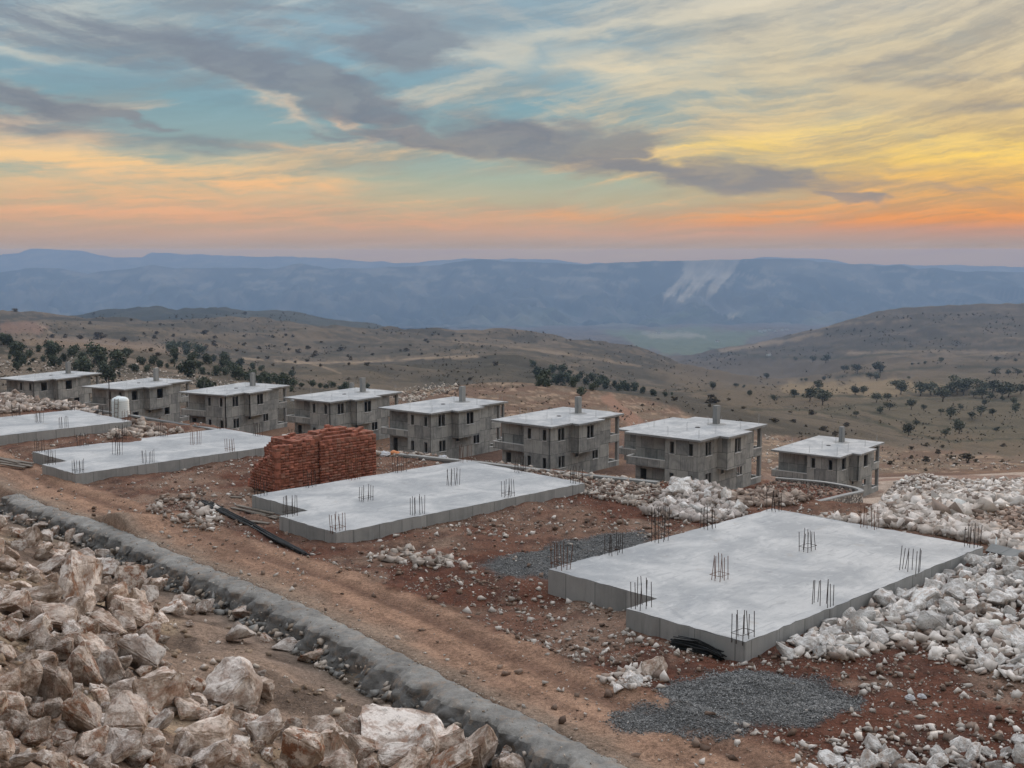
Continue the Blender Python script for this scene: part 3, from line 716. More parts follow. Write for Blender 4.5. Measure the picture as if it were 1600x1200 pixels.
# ------------------------------------------------------------------ mountains and the far ridge
def ridge(name, d0, d1, crest, base_row, rows, seed, rough, scar=False, cc=(84,88,82)):
    cols = 1000
    tx = np.linspace(-.95, .95, cols); Xs = 800+tx*F
    cx = np.array([p[0] for p in crest], float); cy = np.array([p[1] for p in crest], float)
    top = np.interp(Xs, cx, cy); top = top+(fbm(Xs/26, Xs*0+seed, 4, seed)-.5)*4.0
    V = []; Y = []
    for k in range(rows):
        t = k/(rows-1)
        if t < .8:
            s = t/.8; d = d0+(d1-d0)*s
            prof = s**1.25*(1-.25*np.sin(s*math.pi)*(fbm(Xs/120, Xs*0+3, 3, seed+3)))
        else:
            s = 1-(t-.8)/.2*.55; d = d1+(d1-d0)*.4*(t-.8)/.2; prof = s
        x = tx*d
        bz, tz = slope_of(base_row)*d0, slope_of(top)*d1
        z = bz+(tz-bz)*prof
        g = np.abs(fbm(x/900, np.full(cols, d/2600.), 5, seed+5)-.5)
        g2 = np.abs(fbm(x/330+d/900, np.full(cols, d/900.), 4, seed+7)-.5)
        z = z-(g*rough+g2*rough*.6)*math.sin(min(1, t/.8)*math.pi)**.7
        V.append(np.c_[x, np.full(cols, d), z]); Y.append(np.full(cols, t))
    V = np.concatenate(V); t = np.concatenate(Y); X = np.tile(Xs, rows)
    idx = np.arange(rows*cols).reshape(rows, cols)
    q = np.stack([idx[:-1,:-1], idx[:-1,1:], idx[1:,1:], idx[1:,:-1]], -1).reshape(-1, 4)
    row = 600-F*np.tan(np.arctan(V[:,2]/V[:,1])+PITCH)
    n = fbm(V[:,0]/420, V[:,1]/420, 5, seed+9)
    a, b, c = np.array(lin(*cc)), np.array(lin(150,142,126)), np.array(lin(66,74,66))
    col = a+(b-a)*(sstep(.54,.74,n)*.35)[:,None]; col = col+(c-col)*(sstep(.50,.3,n)*.7)[:,None]
    cliff = sstep(.57,.66,fbm(V[:,0]/160, V[:,2]/40, 4, seed+12))*sstep(.35,.7,t)*sstep(.82,.78,t)
    col = col+(b-col)*(cliff*.6)[:,None]
    if scar:
        px = np.c_[X+(fbm(X/9, row/16, 4, 91)-.5)*12+(fbm(X/60, row/40, 2, 92)-.5)*16, row+(fbm(X/9, row/13, 4, 93)-.5)*14]
        j = (fbm(X/9, row/9, 4, 4)-.5)*14
        for poly in [[(1070,404),(1152,404),(1146,426),(1120,438),(1096,440),(1064,432)], [(1064,430),(1082,432),(1060,452),(1034,468),(1044,448)], [(1084,432),(1106,434),(1092,452),(1066,474),(1058,468),(1070,450)],
                     [(1118,432),(1146,424),(1130,446),(1112,458),(1096,470),(1104,450)], [(1148,424),(1172,433),(1208,440),(1230,441),(1230,444),(1196,445),(1164,451),(1158,447),(1176,441)], [(1136,490),(1158,487),(1160,492),(1140,494)]]:
            m = soften(j*.35, px, poly, 1.4)*(t < .82)*(.78+.22*sstep(.42,.56,fbm(X/3.5, row/30, 3, 8)))
            m = m*(.50+.34*sstep(410, 436, row))*(.7+.3*sstep(.4,.6,fbm((X+row*.8)/5, row/60, 3, 94)))*np.where(X > 1156, .55, 1); col = col+(np.array(lin(196,182,158))-col)*m[:,None]
        fld = soften(j*2, px, [(760,490),(1000,480),(1300,480),(1300,515),(760,515)], 6)*sstep(.5,.6,fbm(V[:,0]/300, V[:,1]/200, 3, 6))
        col = col+(np.array(lin(140,150,116))-col)*(fld*.18)[:,None]
    o = link(name, mesh_np(name, V, q, M['mountain'], True, col)); o['kind'] = 'structure'
ridge('mountains', 8600, 12800, [(-1000,430),(-300,425),(0,424),(60,418),(95,418),(140,427),(190,420),(240,413),(280,418),(380,417),(430,419),(470,412),(520,419),(600,418),(690,413),(750,404),(830,408),(915,413),
      (990,407),(1060,405),(1150,405),(1230,402),(1300,410),(1370,414),(1405,413),(1430,420),(1460,417),(1490,423),(1560,423),(1600,425),(1900,430),(2600,425)], 512, 100, 5, 900, True)
ridge('far_ridge', 17000, 20500, [(-1000,400),(-200,402),(0,398),(35,395),(52,389),(130,390),(180,401),(225,402),(240,394),(290,396),(360,398),(480,402),(560,406),(620,410),(700,405),(740,404),(800,404),(870,406),(910,411),
      (1000,412),(1140,406),(1200,400),(1290,404),(1330,412),(1600,416),(2600,412)], 440, 40, 8, 300, False, (96,98,98))

# ------------------------------------------------------------------ haze: one even body of air
def build_haze():
    mb = MB().box(-24000, 24000, -300, 24000, -1300, HAZE_TOP)
    m = bpy.data.materials.new('air'); m.use_nodes = True; m.node_tree.nodes.clear()
    nt = NT(m.node_tree); o = nt.node('ShaderNodeOutputMaterial'); v = nt.node('ShaderNodeVolumePrincipled')
    nt.put(v.inputs['Color'], HAZE_COL); v.inputs['Density'].default_value = HAZE_DENS
    nt.l.new(v.outputs[0], o.inputs['Volume'])
    h = mb.build('haze', m); h['kind'] = 'stuff'
build_haze()
# ------------------------------------------------------------------ foundation slabs with column starter bars
SL, SW, NA, NB = 14.1, 8.4, 4.0, 1.4
BARS = [(1.75,8.2), (4.35,8.2), (6.8,8.2), (9.6,8.2), (9.36,3.92), (4.35,3.93), (.36,3.75), (.25,.25), (4.27,.3), (9.42,.28), (13.85,4.1), (13.85,.28), (13.8,8.1)]
def cluster(u, v, seed):
    rr = random.Random(seed); mb = MB(); h0 = rr.uniform(.66, .86)*(1.45 if (u, v) == (6.8, 8.2) else 1)
    wu, wv = rr.choice([(.26,.16), (.16,.26), (.22,.18)])
    for i in range(8):
        a = [(-1,-1),(0,-1),(1,-1),(1,1),(0,1),(-1,1),(-1,0),(1,0)][i]
        x, y = u+a[0]*wu+rr.uniform(-.02,.02), v+a[1]*wv+rr.uniform(-.02,.02)
        lx, ly = rr.gauss(0, .035), rr.gauss(0, .035)
        mb.rod((x, y, -.1), (x+lx, y+ly, h0+rr.uniform(-.10, .06)), .0115, 5)
    if rr.random() < .5 or h0 > 1:
        for hz in ([.16] if h0 < 1 else [.3, .75]):
            q = [(u-wu-.02, v-wv-.02, hz), (u+wu+.02, v-wv-.02, hz), (u+wu+.02, v+wv+.02, hz), (u-wu-.02, v+wv+.02, hz)]
            mb.tube(q+[q[0]], .008, 4)
    return mb
SLAB_LABELS = ['bare concrete foundation slab nearest the camera, with dark bars sticking up from it',
               'concrete foundation slab with starter bars, just in front of the red brick stack',
               'concrete foundation slab left of the red brick stack, behind the dirt track',
               'farthest concrete foundation slab, beside the white water tank at the left']
def make_slab(i):
    x, y, z, a = SLABS[i]; rr = random.Random(40+i)
    root = empty('foundation_slab', (x, y, z), a); tag(root, SLAB_LABELS[i], 'foundation slab', 'foundation slabs waiting for houses')
    base = [(NB,SW),(NB,NA),(0,NA),(0,0),(SL,0),(SL,SW)]
    poly = []
    for (p, q) in zip(base, base[1:]+base[:1]):
        n = max(2, int(math.dist(p, q)/.3))
        for k in range(n):
            t = k/n; j = 0 if k == 0 else .02
            poly.append((p[0]+(q[0]-p[0])*t+rr.gauss(0, j), p[1]+(q[1]-p[1])*t+rr.gauss(0, j)))
    poly = [(p[0], p[1]) for p in poly]; n = len(poly)
    V = [(px, py, rr.gauss(0, .006)) for px, py in poly]+[(px, py, -.95) for px, py in poly]
    Fc = [tuple(range(n))]+[((k+1) % n, k, k+n, (k+1) % n+n) for k in range(n)]
    me = bpy.data.meshes.new('slab'); me.from_pydata(V, [], Fc); me.materials.append(M['top']); me.materials.append(M['side'])
    bm = bmesh.new(); bm.from_mesh(me); bmesh.ops.recalc_face_normals(bm, faces=bm.faces); bm.to_mesh(me); bm.free()
    for p in me.polygons: p.material_index = 0 if p.normal.z > .5 else 1
    link('concrete_slab', me, root)
    for k, (u, v) in enumerate(BARS):
        cluster(u, v, i*50+k).build('starter_bars', M['rusty'] if (k*7+i) % 5 == 0 else M['steel'], root)
    return root
for i in range(4): make_slab(i)

# ------------------------------------------------------------------ unfinished houses
def wall_mesh(mb, plane, c, t, a0, a1, z0, z1, holes=()):
    """wall in the plane x=c or y=c, thickness t (signed), with rectangular holes (a0,a1,z0,z1)"""
    As = sorted({a0, a1, *[min(max(h[i], a0), a1) for h in holes for i in (0, 1)]}); Zs = sorted({z0, z1, *[min(max(h[i], z0), z1) for h in holes for i in (2, 3)]})
    full = lambda i, j: (0 <= i < len(As)-1 and 0 <= j < len(Zs)-1 and
        not any(h[0] <= (As[i]+As[i+1])/2 <= h[1] and h[2] <= (Zs[j]+Zs[j+1])/2 <= h[3] for h in holes))
    P = (lambda a, o, z: (c+o, a, z)) if plane == 'x' else (lambda a, o, z: (a, c+o, z))
    def quad(*p): mb.add(p, [(0, 1, 2, 3)])
    for i in range(len(As)-1):
        for j in range(len(Zs)-1):
            if not full(i, j): continue
            A0, A1, Z0, Z1 = As[i], As[i+1], Zs[j], Zs[j+1]
            quad(P(A0,0,Z0), P(A1,0,Z0), P(A1,0,Z1), P(A0,0,Z1)); quad(P(A0,t,Z0), P(A1,t,Z0), P(A1,t,Z1), P(A0,t,Z1))
            if not full(i-1, j): quad(P(A0,0,Z0), P(A0,t,Z0), P(A0,t,Z1), P(A0,0,Z1))
            if not full(i+1, j): quad(P(A1,0,Z0), P(A1,t,Z0), P(A1,t,Z1), P(A1,0,Z1))
            if not full(i, j-1): quad(P(A0,0,Z0), P(A1,0,Z0), P(A1,t,Z0), P(A0,t,Z0))
            if not full(i, j+1): quad(P(A0,0,Z1), P(A1,0,Z1), P(A1,t,Z1), P(A0,t,Z1))
    return mb

def make_house(simple_windows=False):
    root = empty('unfinished_house')
    B, W2, TOP = -1.6, 3.4, HB-.22                 # skirt bottom, upper floor level, ceiling
    T = .22
    def win(plane, c, out, a0, a1, z0, z1, mull=False):
        """concrete reveal, mullion and pale sill of one opening; out = outward direction sign"""
        mb = MB(); e = .045
        def bx(A0, A1, o0, o1, Z0, Z1):
            o0, o1 = sorted((c+out*o0, c+out*o1))
            mb.box(*((o0, o1, A0, A1) if plane == 'x' else (A0, A1, o0, o1)), Z0, Z1)
        bx(a0-.05, a0, -.16, .018, z0, z1); bx(a1, a1+.05, -.16, .018, z0, z1); bx(a0-.05, a1+.05, -.16, .020, z1, z1+.05)
        if mull: bx((a0+a1)/2-.06, (a0+a1)/2+.06, -.14, -.02, z0, z1)
        w = mb.build('window', M['column'], root)
        sb = MB(); o0, o1 = sorted((c-out*.19, c+out*.09))
        sb.box(*((o0, o1, a0-.1, a1+.1) if plane == 'x' else (a0-.1, a1+.1, o0, o1)), z0-.075, z0).build('sill', M['sill'], w)
    z = lambda zr: HB+zr                            # heights measured down from the roof
    # left front
    hl = [(.68,1.14,z(-1.87),z(-.6)), (3.0,3.48,z(-1.87),z(-.6)), (.68,1.14,z(-5.3),z(-3.98)), (3.0,3.48,z(-5.3),z(-3.98))]
    wall_mesh(MB(), 'x', 0, T, .005, 4.1, B, TOP, hl).build('wall', M['wall'], root)
    for h in hl: win('x', 0, -1, *h)
    # recess behind the balconies
    hr = [(5.6,6.9,TOP-.40,TOP-.12), (7.3,8.1,.05,2.5)]
    wall_mesh(MB(), 'x', 1.4, T, 4.1, 8.75, B, TOP, hr).build('wall', M['wall'], root)
    wall_mesh(MB(), 'y', 4.1, -T, T+.003, 1.397, B, TOP).build('wall', M['wall'], root)
    # right front
    hu = [(1.5,2.7,z(-2.02),z(-.55))]; hlw = [(1.6,2.8,z(-5.35),z(-3.93)), (4.95,5.5,z(-4.4),z(-3.85)), (8.55,9.65,z(-5.16),z(-3.95))]
    wall_mesh(MB(), 'y', 0, T, 0, 11.9, B, W2-.2, hlw).build('wall', M['wall'], root)
    wall_mesh(MB(), 'y', 0, T, 0, 4.1, W2-.2, TOP, hu).build('wall', M['wall'], root)
    wall_mesh(MB(), 'y', 0, T, 8.35, 12.4, W2-.2, TOP).build('wall', M['wall'], root)
    mul = not simple_windows
    win('y', 0, -1, *hu[0], mul); win('y', 0, -1, *hlw[0], mul); win('y', 0, -1, *hlw[1]); win('y', 0, -1, *hlw[2], mul)
    # projecting upper bay
    hb = (5.75,7.05,z(-2.1),z(-.55)); bay = MB()
    wall_mesh(bay, 'y', -1.2, T, 4.1, 8.35, W2-.45, TOP, [hb]); wall_mesh(bay, 'x', 4.1, T, -1.197, -.003, W2-.45, TOP); wall_mesh(bay, 'x', 8.35, -T, -1.197, -.003, W2-.45, TOP)
    bay.box(4.1+T, 8.35-T, -1.2+T, .1, W2-.447, W2-.2)
    bay.build('bay', M['wall'], root); win('y', -1.2, -1, *hb, mul)
    # rear, far end, partitions
    wall_mesh(MB(), 'y', 8.75, -T, 1.4+T, 12.4, B, TOP, [(8,9.2,W2+1,W2+2.2)]).build('wall', M['wall'], root)
    wall_mesh(MB(), 'x', 12.4, -T, T, 8.75-T, B, TOP, [(1.4,2.4,W2+.1,W2+2.3), (1.2,2.0,.1,2.3)]).build('wall', M['wall'], root)
    wall_mesh(MB(), 'y', 4.3, .15, 1.4+T, 12.4-T, 0, TOP, [(3,3.9,W2,W2+2.1), (8,8.9,W2,W2+2.1), (3,3.9,0,2.1)]).build('partition', M['wall'], root)
    MB().box(T, 12.4-T, T, 8.75-T, W2-.2, W2).build('floor_slab', M['column'], root)
    MB().box(T, 12.4-T, T, 8.75-T, -.2, 0).build('floor_slab', M['column'], root)
    # balcony at the left corner
    bal = MB(); bal.box(.003, 1.397, 4.103, 8.75, W2-.2, W2-.003); bal.box(0, .16, 4.1, 9.05, W2-.32, z(-2.79)); bal.box(.16, 1.4, 8.89, 9.05, W2-.32, z(-2.79))
    b = bal.build('balcony', M['wall'], root)
    MB().box(-.02, .18, 4.08, 9.07, z(-2.79), z(-2.70)).box(.18, 1.4, 8.87, 9.07, z(-2.79), z(-2.70)).build('coping', M['sill'], b)
    # loggia at the far end
    lg = MB(); lg.box(12.4, 14.38, .2, 8.6, W2-.2, W2); lg.box(12.4, 14.4, 0, .18, W2-.32, z(-2.72)); lg.box(14.24, 14.42, .18, 8.6, W2-.32, z(-2.72))
    lg.box(11.9, 14.4, .003, .2, B, z(-6.12)); lg.box(14.2, 14.4, .2, 8.75, B, z(-6.12)); lg.box(12.4, 14.2, .2, 8.6, -.2, 0); lg.box(12.4, 14.36, .04, .26, TOP-.25, TOP); lg.box(14.1, 14.37, .3, 8.6, TOP-.25, TOP-.003)
    l = lg.build('loggia', M['wall'], root)
    MB().box(12.38, 14.44, -.02, .2, z(-2.72), z(-2.63)).box(14.22, 14.44, .2, 8.6, z(-2.72), z(-2.63)).box(11.9, 14.43, -.02, .22, z(-6.12), z(-6.03)).box(14.18, 14.43, .22, 8.75, z(-6.12), z(-6.03)).build('coping', M['sill'], l)
    for v0 in (.02, 4.1, 8.3):
        MB().box(14.02, 14.39, v0, v0+.4, B, W2-.2).box(14.02, 14.39, v0, v0+.4, W2-.2, TOP-.25).build('column', M['column'], root)
    # roof slab with chimney, vent and column rods
    rp = [(-.54,-.54),(3.5,-.54),(3.32,-1.75),(8.75,-1.75),(8.75,-.54),(14.68,-.54),(14.68,8.98),(-.54,8.98)]
    me = MB().prism(rp, HB-.22, HB).mesh('roof', M['top']); me.materials.append(M['column'])
    for p in me.polygons: p.material_index = 0 if p.normal.z > .5 else 1
    roof = link('roof', me, root)
    ch = MB().box(10.55, 11.3, 3.75, 4.3, HB, HB+2.15).build('chimney', M['column'], roof)
    mt = MB().lathe([(1.15, HB+.004), (1.1, HB+.02), (.5, HB+.06)], 14); mt.v = [(x+10.9, y+4.0, zz) for x, y, zz in mt.v]
    mt.build('mortar_patch', M['side'], roof)
    vt = MB().lathe([(.30, HB+.002), (.30, HB+.05), (.22, HB+.05), (.2, HB+.01)], 12); vt.v = [(x+7.3, y+4.36, zz) for x, y, zz in vt.v]
    vt.build('roof_vent', M['steel'], roof)
    for u, v in [(.25,3.9), (4.35,3.96), (.6,.3), (4.25,.35), (9.4,.1), (9.4,4.2), (14.1,.3), (4.3,8.2)]:
        mb = MB()
        for du, dv in ((-.13,0), (.13,.05)): mb.rod((u+du, v+dv, HB-.1), (u+du+random.gauss(0,.03), v+dv, HB+random.uniform(.85,1.15)), .012, 4)
        mb.build('column_rods', M['wire'], roof)
    return root
HL = ['unfinished grey concrete house cut off by the left edge of the photo',
      'unfinished grey concrete house standing behind the white water tank',
      'unfinished grey concrete house, third from the left in the front row',
      'unfinished grey concrete house whose lower floor hides behind the red brick stack',
      'unfinished grey concrete house just right of the red brick stack',
      'unfinished grey concrete house behind the right end of the second slab',
      'unfinished grey concrete house behind the heap of pale broken rock',
      'unfinished grey concrete house standing lowest of all, behind the curved stone wall']
BL = ['second row house seen through the gap right of the second front house', 'second row house seen in the gap right of the third front house', 'second row house with its chimney seen right of the fourth front house',
      'second row house whose roof shows right of the house beside the bricks', 'second row house whose roof shows left of the house behind the rock heap']
def pose(o, h): o.location = (h[0], h[1], h[2]-HB); o.rotation_euler.z = h[3]
hA = make_house(); hB_ = make_house(True)
for i, h in enumerate(HOUSES):
    src = hB_ if i in (0, 1, 7) else hA
    o = src if (src is hB_ and i == 0) or (src is hA and i == 2) else copy_tree(src)
    pose(o, h); tag(o, HL[i], 'house', 'front row of unfinished houses')
for i, h in enumerate(BACK):
    if i == 0: continue
    o = copy_tree(hA); pose(o, h)
    if i != 1:
        for r_ in o.children:
            for c_ in list(r_.children):
                if c_.name.startswith(('chimney', 'mortar_patch')): bpy.data.objects.remove(c_)
    tag(o, BL[i], 'house', 'second row of unfinished houses')

# ------------------------------------------------------------------ stones
def hull_rock(seed, n=14, sq=.55, cuts=2, bev=.05, amp=.035):
    rr = random.Random(seed); bm = bmesh.new()
    asp = (1, rr.uniform(.65, .95), rr.uniform(.5, .9))
    for _ in range(n):
        v = Vector((rr.gauss(0,1), rr.gauss(0,1), rr.gauss(0,1))).normalized()
        m = max(abs(v.x), abs(v.y), abs(v.z)); v = v/(m**sq)*rr.uniform(.82, 1.05)
        bm.verts.new((v.x*asp[0], v.y*asp[1], v.z*asp[2]))
    r = bmesh.ops.convex_hull(bm, input=bm.verts)
    bmesh.ops.delete(bm, geom=[g for g in set(r['geom_interior']+r['geom_unused']) if isinstance(g, bmesh.types.BMVert)], context='VERTS')
    bmesh.ops.dissolve_limit(bm, angle_limit=math.radians(14), verts=bm.verts, edges=bm.edges)
    if bev: bmesh.ops.bevel(bm, geom=bm.edges[:]+bm.verts[:], offset=bev, segments=2 if cuts > 2 else 1, affect='EDGES', clamp_overlap=True)
    bmesh.ops.triangulate(bm, faces=bm.faces)
    if cuts:
        for _ in range(cuts):
            le = sorted((e.calc_length() for e in bm.edges)); lim = max(.16 if cuts < 3 else .09, le[int(len(le)*.35)])
            bmesh.ops.subdivide_edges(bm, edges=[e for e in bm.edges if e.calc_length() > lim], cuts=1, use_grid_fill=True)
            bmesh.ops.triangulate(bm, faces=bm.faces)
        bm.normal_update()
        off = Vector((seed*3.1, seed*1.7, seed*.9))
        mv = [(v, v.normal.copy()*(mnoise.fractal(v.co*2.3+off, .9, 2.1, 4)*amp*1.6+mnoise.noise(v.co*9+off)*amp*.35-abs(mnoise.noise(v.co*3.4+off*2))*amp*1.2)) for v in bm.verts]
        for v, dv in mv: v.co += dv
    bmesh.ops.recalc_face_normals(bm, faces=bm.faces)
    lo = [min(v.co[i] for v in bm.verts) for i in range(3)]; hi = [max(v.co[i] for v in bm.verts) for i in range(3)]
    for v in bm.verts: v.co = Vector([(v.co[i]-lo[i])/(hi[i]-lo[i])-.5 for i in range(3)])
    me = bpy.data.meshes.new('rock'); bm.to_mesh(me); bm.free()
    me.polygons.foreach_set('use_smooth', [True]*len(me.polygons)); me.set_sharp_from_angle(angle=math.radians(32))
    return me
def with_mat(me, m): c = me.copy(); c.materials.append(m); return c
BIG = [hull_rock(100+i, random.Random(i).choice([9, 11, 13, 16]), random.Random(i).uniform(.35, .8), 3, .045, .05) for i in range(14)]
MID = [hull_rock(200+i, random.Random(i).choice([8, 10, 12, 14]), random.Random(i).uniform(.3, .8), 1, .05, .03) for i in range(12)]
ROCKS = {(k, m): [with_mat(x, M[m]) for x in (BIG if k == 'big' else MID)] for k in ('big', 'mid') for m in ('boulder', 'white', 'crust')}
def rock(name, kind, mat, loc, dims, yaw=None, tilt=.35):
    me = random.choice(ROCKS[(kind, mat)])
    o = link(name, me, None, loc); o.scale = dims
    o.rotation_euler = (random.gauss(0, tilt), random.gauss(0, tilt), random.uniform(0, 6.28) if yaw is None else yaw)
    return o

# boulders of the camera-side heap: centre x, y and size in photo pixels (a: sandy brown, b: pale), with landmarks named
LANDMARK = [
 (123,908,72,88,'b','big upright boulder with white crust standing behind the heap','the tall white-crusted boulder'), (63,930,66,46,'a','broad grey-brown boulder left of the tall white-crusted one','the broad grey-brown boulder'),
 (50,984,48,54,'b','white-faced angular boulder near the left edge, above the tan slabs','the white-faced boulder'), (207,960,76,44,'a','flat reddish boulder lying at the edge of the bare dirt patch','the flat reddish boulder'),
 (216,1026,74,66,'b','grey and white domed boulder at the left end of the dirt patch','the grey domed boulder'), (246,1086,86,76,'a','rough dark brown boulder below the grey domed one','the rough dark boulder'),
 (354,1080,104,72,'b','large pinkish white speckled boulder under the dirt bank','the speckled white boulder'), (313,1150,92,64,'a','rounded brown boulder with an ochre face near the bottom edge','the ochre-faced boulder'),
 (123,1122,58,92,'a','tall narrow tan block standing upright in the heap','the tall tan block'), (191,1130,68,76,'a','square flat-faced brown block right of the tall tan block','the square brown block'),
 (28,1064,60,70,'a','pitted grey-brown boulder at the left edge under the teal scrap','the pitted boulder'), (131,1042,54,76,'a','wedge-shaped brown boulder with a sharp ridge','the wedge boulder'),
 (80,1076,58,76,'a','hooked brown boulder with a pale broken edge','the hooked boulder'), (627,1150,140,66,'b','long pinkish white slab of rock at the bottom centre','the long white slab rock'),
 (740,1176,84,86,'a','pointed red-brown boulder with a white rim at the bottom, nearest the wall','the pointed boulder'), (512,1178,64,74,'a','grey-brown boulder wedged against the long white slab rock','the wedged boulder'),
 (468,1172,70,84,'a','red and white veined boulder at the bottom left of centre','the veined boulder'), (412,1140,62,66,'b','pale grey split boulder right of the ochre-faced boulder','the pale split boulder'),
 (376,992,50,34,'b','low whitish boulder at the foot of the grey mortar wall','the low whitish boulder'), (20,1132,44,44,'a','faceted tan boulder against the left edge near the bottom','the faceted boulder')]
OTHERS = [(20,946,60,44,'a'),(85,966,78,44,'a'),(110,962,40,56,'a'),(163,976,64,44,'a'),(162,1006,52,28,'a'),(86,1013,56,40,'a'),(165,1044,42,56,'b'),(72,1052,28,24,'b'),(14,1100,42,32,'a'),(52,1150,44,50,'a'),
 (155,1094,32,32,'a'),(188,1076,46,36,'b'),(245,1134,52,36,'b'),(233,1160,44,40,'a'),(295,1110,56,36,'a'),(20,1190,60,30,'b'),(62,1186,36,26,'b'),(100,1176,30,34,'b'),(140,1168,54,54,'a'),(205,1182,60,34,'b'),
 (563,1176,58,56,'a'),(620,1184,64,40,'b'),(708,1131,34,28,'b'),(668,1095,30,26,'a'),(672,1114,15,14,'b'),(690,1114,24,17,'a'),(578,1052,24,26,'a'),(592,1060,16,14,'a'),(798,1176,26,24,'b'),(815,1180,20,22,'b'),(850,1194,26,16,'a'),
 (385,960,44,20,'a'),(418,998,26,14,'a'),(443,1010,40,18,'b'),(487,1026,44,26,'a'),(6,812,18,18,'b'),(36,812,24,16,'b'),(67,823,34,15,'b'),(87,832,13,20,'b'),(109,837,18,26,'a'),(70,838,22,18,'b'),(124,844,20,20,'b'),(124,870,38,22,'b'),
 (157,878,28,14,'b'),(168,892,46,30,'b'),(202,900,48,32,'a'),(225,912,26,26,'a'),(204,884,20,14,'a'),(231,890,26,16,'a'),(188,856,11,16,'b'),(79,884,44,20,'b'),(52,904,22,16,'b'),(88,866,28,18,'a'),(70,856,22,18,'a'),(47,840,34,32,'a'),
 (28,852,24,18,'b'),(66,868,30,22,'a'),(231,928,26,30,'b'),(250,892,16,16,'a'),(262,905,26,18,'a'),(240,915,24,22,'a'),(284,940,30,26,'b'),(318,950,26,28,'b'),(270,952,40,22,'b'),(294,916,20,24,'a'),(10,880,34,26,'a'),(28,920,36,24,'a'),
 (8,1020,30,30,'a'),(40,1030,34,22,'a'),(254,1000,20,14,'b'),(410,1052,14,10,'b')]
placed = []                                            # (px, py, r px)
def place_boulder(px, py, w, h, kind, tilt=.18):
    p = hit(px, min(py+h*.38, 1400))
    if p is None: return None
    s = p.y/F; sx, sz = w*s, h*s*.95; sy = (sx+sz)*.5*random.uniform(.8, 1.15)
    yaw = math.atan2(-p.x, p.y)+random.choice([0, math.pi])+random.gauss(0, .25)
    o = rock('boulder', 'big' if max(w, h) > 26 else 'mid', 'boulder' if kind == 'a' else 'crust', (p.x, p.y+sy*.25, p.z+sz*.36), (sx*1.08, sy*1.12, sz*1.12), yaw, tilt)
    placed.append((px, py, .5*math.sqrt(w*h))); return o
LM = []
for px, py, w, h, k, lab, short in LANDMARK:
    o = place_boulder(px, py, w, h, k)
    if o: tag(o, lab, 'boulder', 'boulders on the camera side of the wall'); LM.append((px, py, short))
def rel_label(px, py, w, h, k):
    lx, ly, short = min(LM, key=lambda q: (q[0]-px)**2+(q[1]-py)**2)
    dx, dy = px-lx, py-ly
    side = ('right of' if dx > 0 else 'left of') if abs(dx) > abs(dy) else ('in front of' if dy > 0 else 'behind')
    far = 'close' if math.hypot(dx, dy) < 60 else 'farther out'
    size = 'large' if w*h > 1500 else 'medium-sized' if w*h > 600 else 'small' if w*h > 250 else 'fist-shaped little'
    tone = 'brown' if k == 'a' else 'pale'
    return f'{size} {tone} rock lying {far} {side} {short}'
for px, py, w, h, k in OTHERS:
    o = place_boulder(px, py, w, h, k)
    if o: tag(o, rel_label(px, py, w, h, k), 'boulder', 'boulders on the camera side of the wall')
R1 = [(-40,800),(60,806),(175,856),(335,968),(262,985),(236,1014),(282,1064),(400,1066),(436,1120),(520,1142),(600,1134),(770,1150),(830,1200),(-40,1215)]
cand = 0; nfill = 0
while nfill < 200 and cand < 20000:
    cand += 1
    px, py = random.uniform(-30, 840), random.uniform(805, 1210)
    if not inpoly(np.array([[px, py]]), R1)[0]: continue
    near_far = (py-800)/400
    w = random.choice([16, 18, 22, 26, 32, 40, 48, 56])*(.55+.75*near_far)*random.uniform(.8, 1.2); h = w*random.uniform(.7, 1.1)
    r = .5*math.sqrt(w*h)
    if any((px-a)**2+(py-b)**2 < (.46*(r+c))**2 for a, b, c in placed): continue
    k = 'a' if random.random() < .68 else 'b'
    o = place_boulder(px, py, w, h, k, .3)
    if o: tag(o, rel_label(px, py, w, h, k), 'boulder', 'boulders on the camera side of the wall'); nfill += 1

# white limestone rocks: the heap along the near slab, the heap before the houses, small piles
wplaced = []
def scatter_rocks(poly, n, smin, smax, lab, group, mat='white', gap=.62, power=1.6, lift=.25, near=None):
    xs, ys = [p[0] for p in poly], [p[1] for p in poly]; c = k = 0
    while k < n and c < n*60:
        c += 1
        px, py = random.uniform(min(xs), max(xs)), random.uniform(min(ys), max(ys))
        if not inpoly(np.array([[px, py]]), poly)[0]: continue
        s = smin+(smax-smin)*random.random()**power
        p = hit(px, py)
        if p is None: continue
        if any((p.x-a)**2+(p.y-b)**2 < (gap*.5*(s+r))**2*1.0 for a, b, r in wplaced): continue
        u, v = slab_uv(np.array([[p.x, p.y]]), 0)
        if -s*.5 < u[0] < SL+s*.4 and -s*.5 < v[0] < SW+s*.5: continue
        wplaced.append((p.x, p.y, s))
        d = (s*random.uniform(.85, 1.25), s*random.uniform(.7, 1.05), s*random.uniform(.55, .85))
        o = rock('limestone_rock', 'big' if s*F/p.y > 26 else 'mid', mat, (p.x, p.y, p.z+d[2]*lift), d)
        L = lab(px, py, s) if callable(lab) else lab
        tag(o, L, 'rock', group); k += 1
def heap_label(px, py, s):
    size = 'largest' if s > .72 else 'middling' if s > .45 else 'small'
    if px < 1300: where = 'at the low front tip of the heap, near the slab corner'
    elif py < 935: where = 'high in the heap against the slab side'
    elif px > 1500: where = 'where the heap leaves the right edge of the photo'
    else: where = 'in the middle of the heap beside the nearest slab'
    return f'{size} white limestone rock {where}'
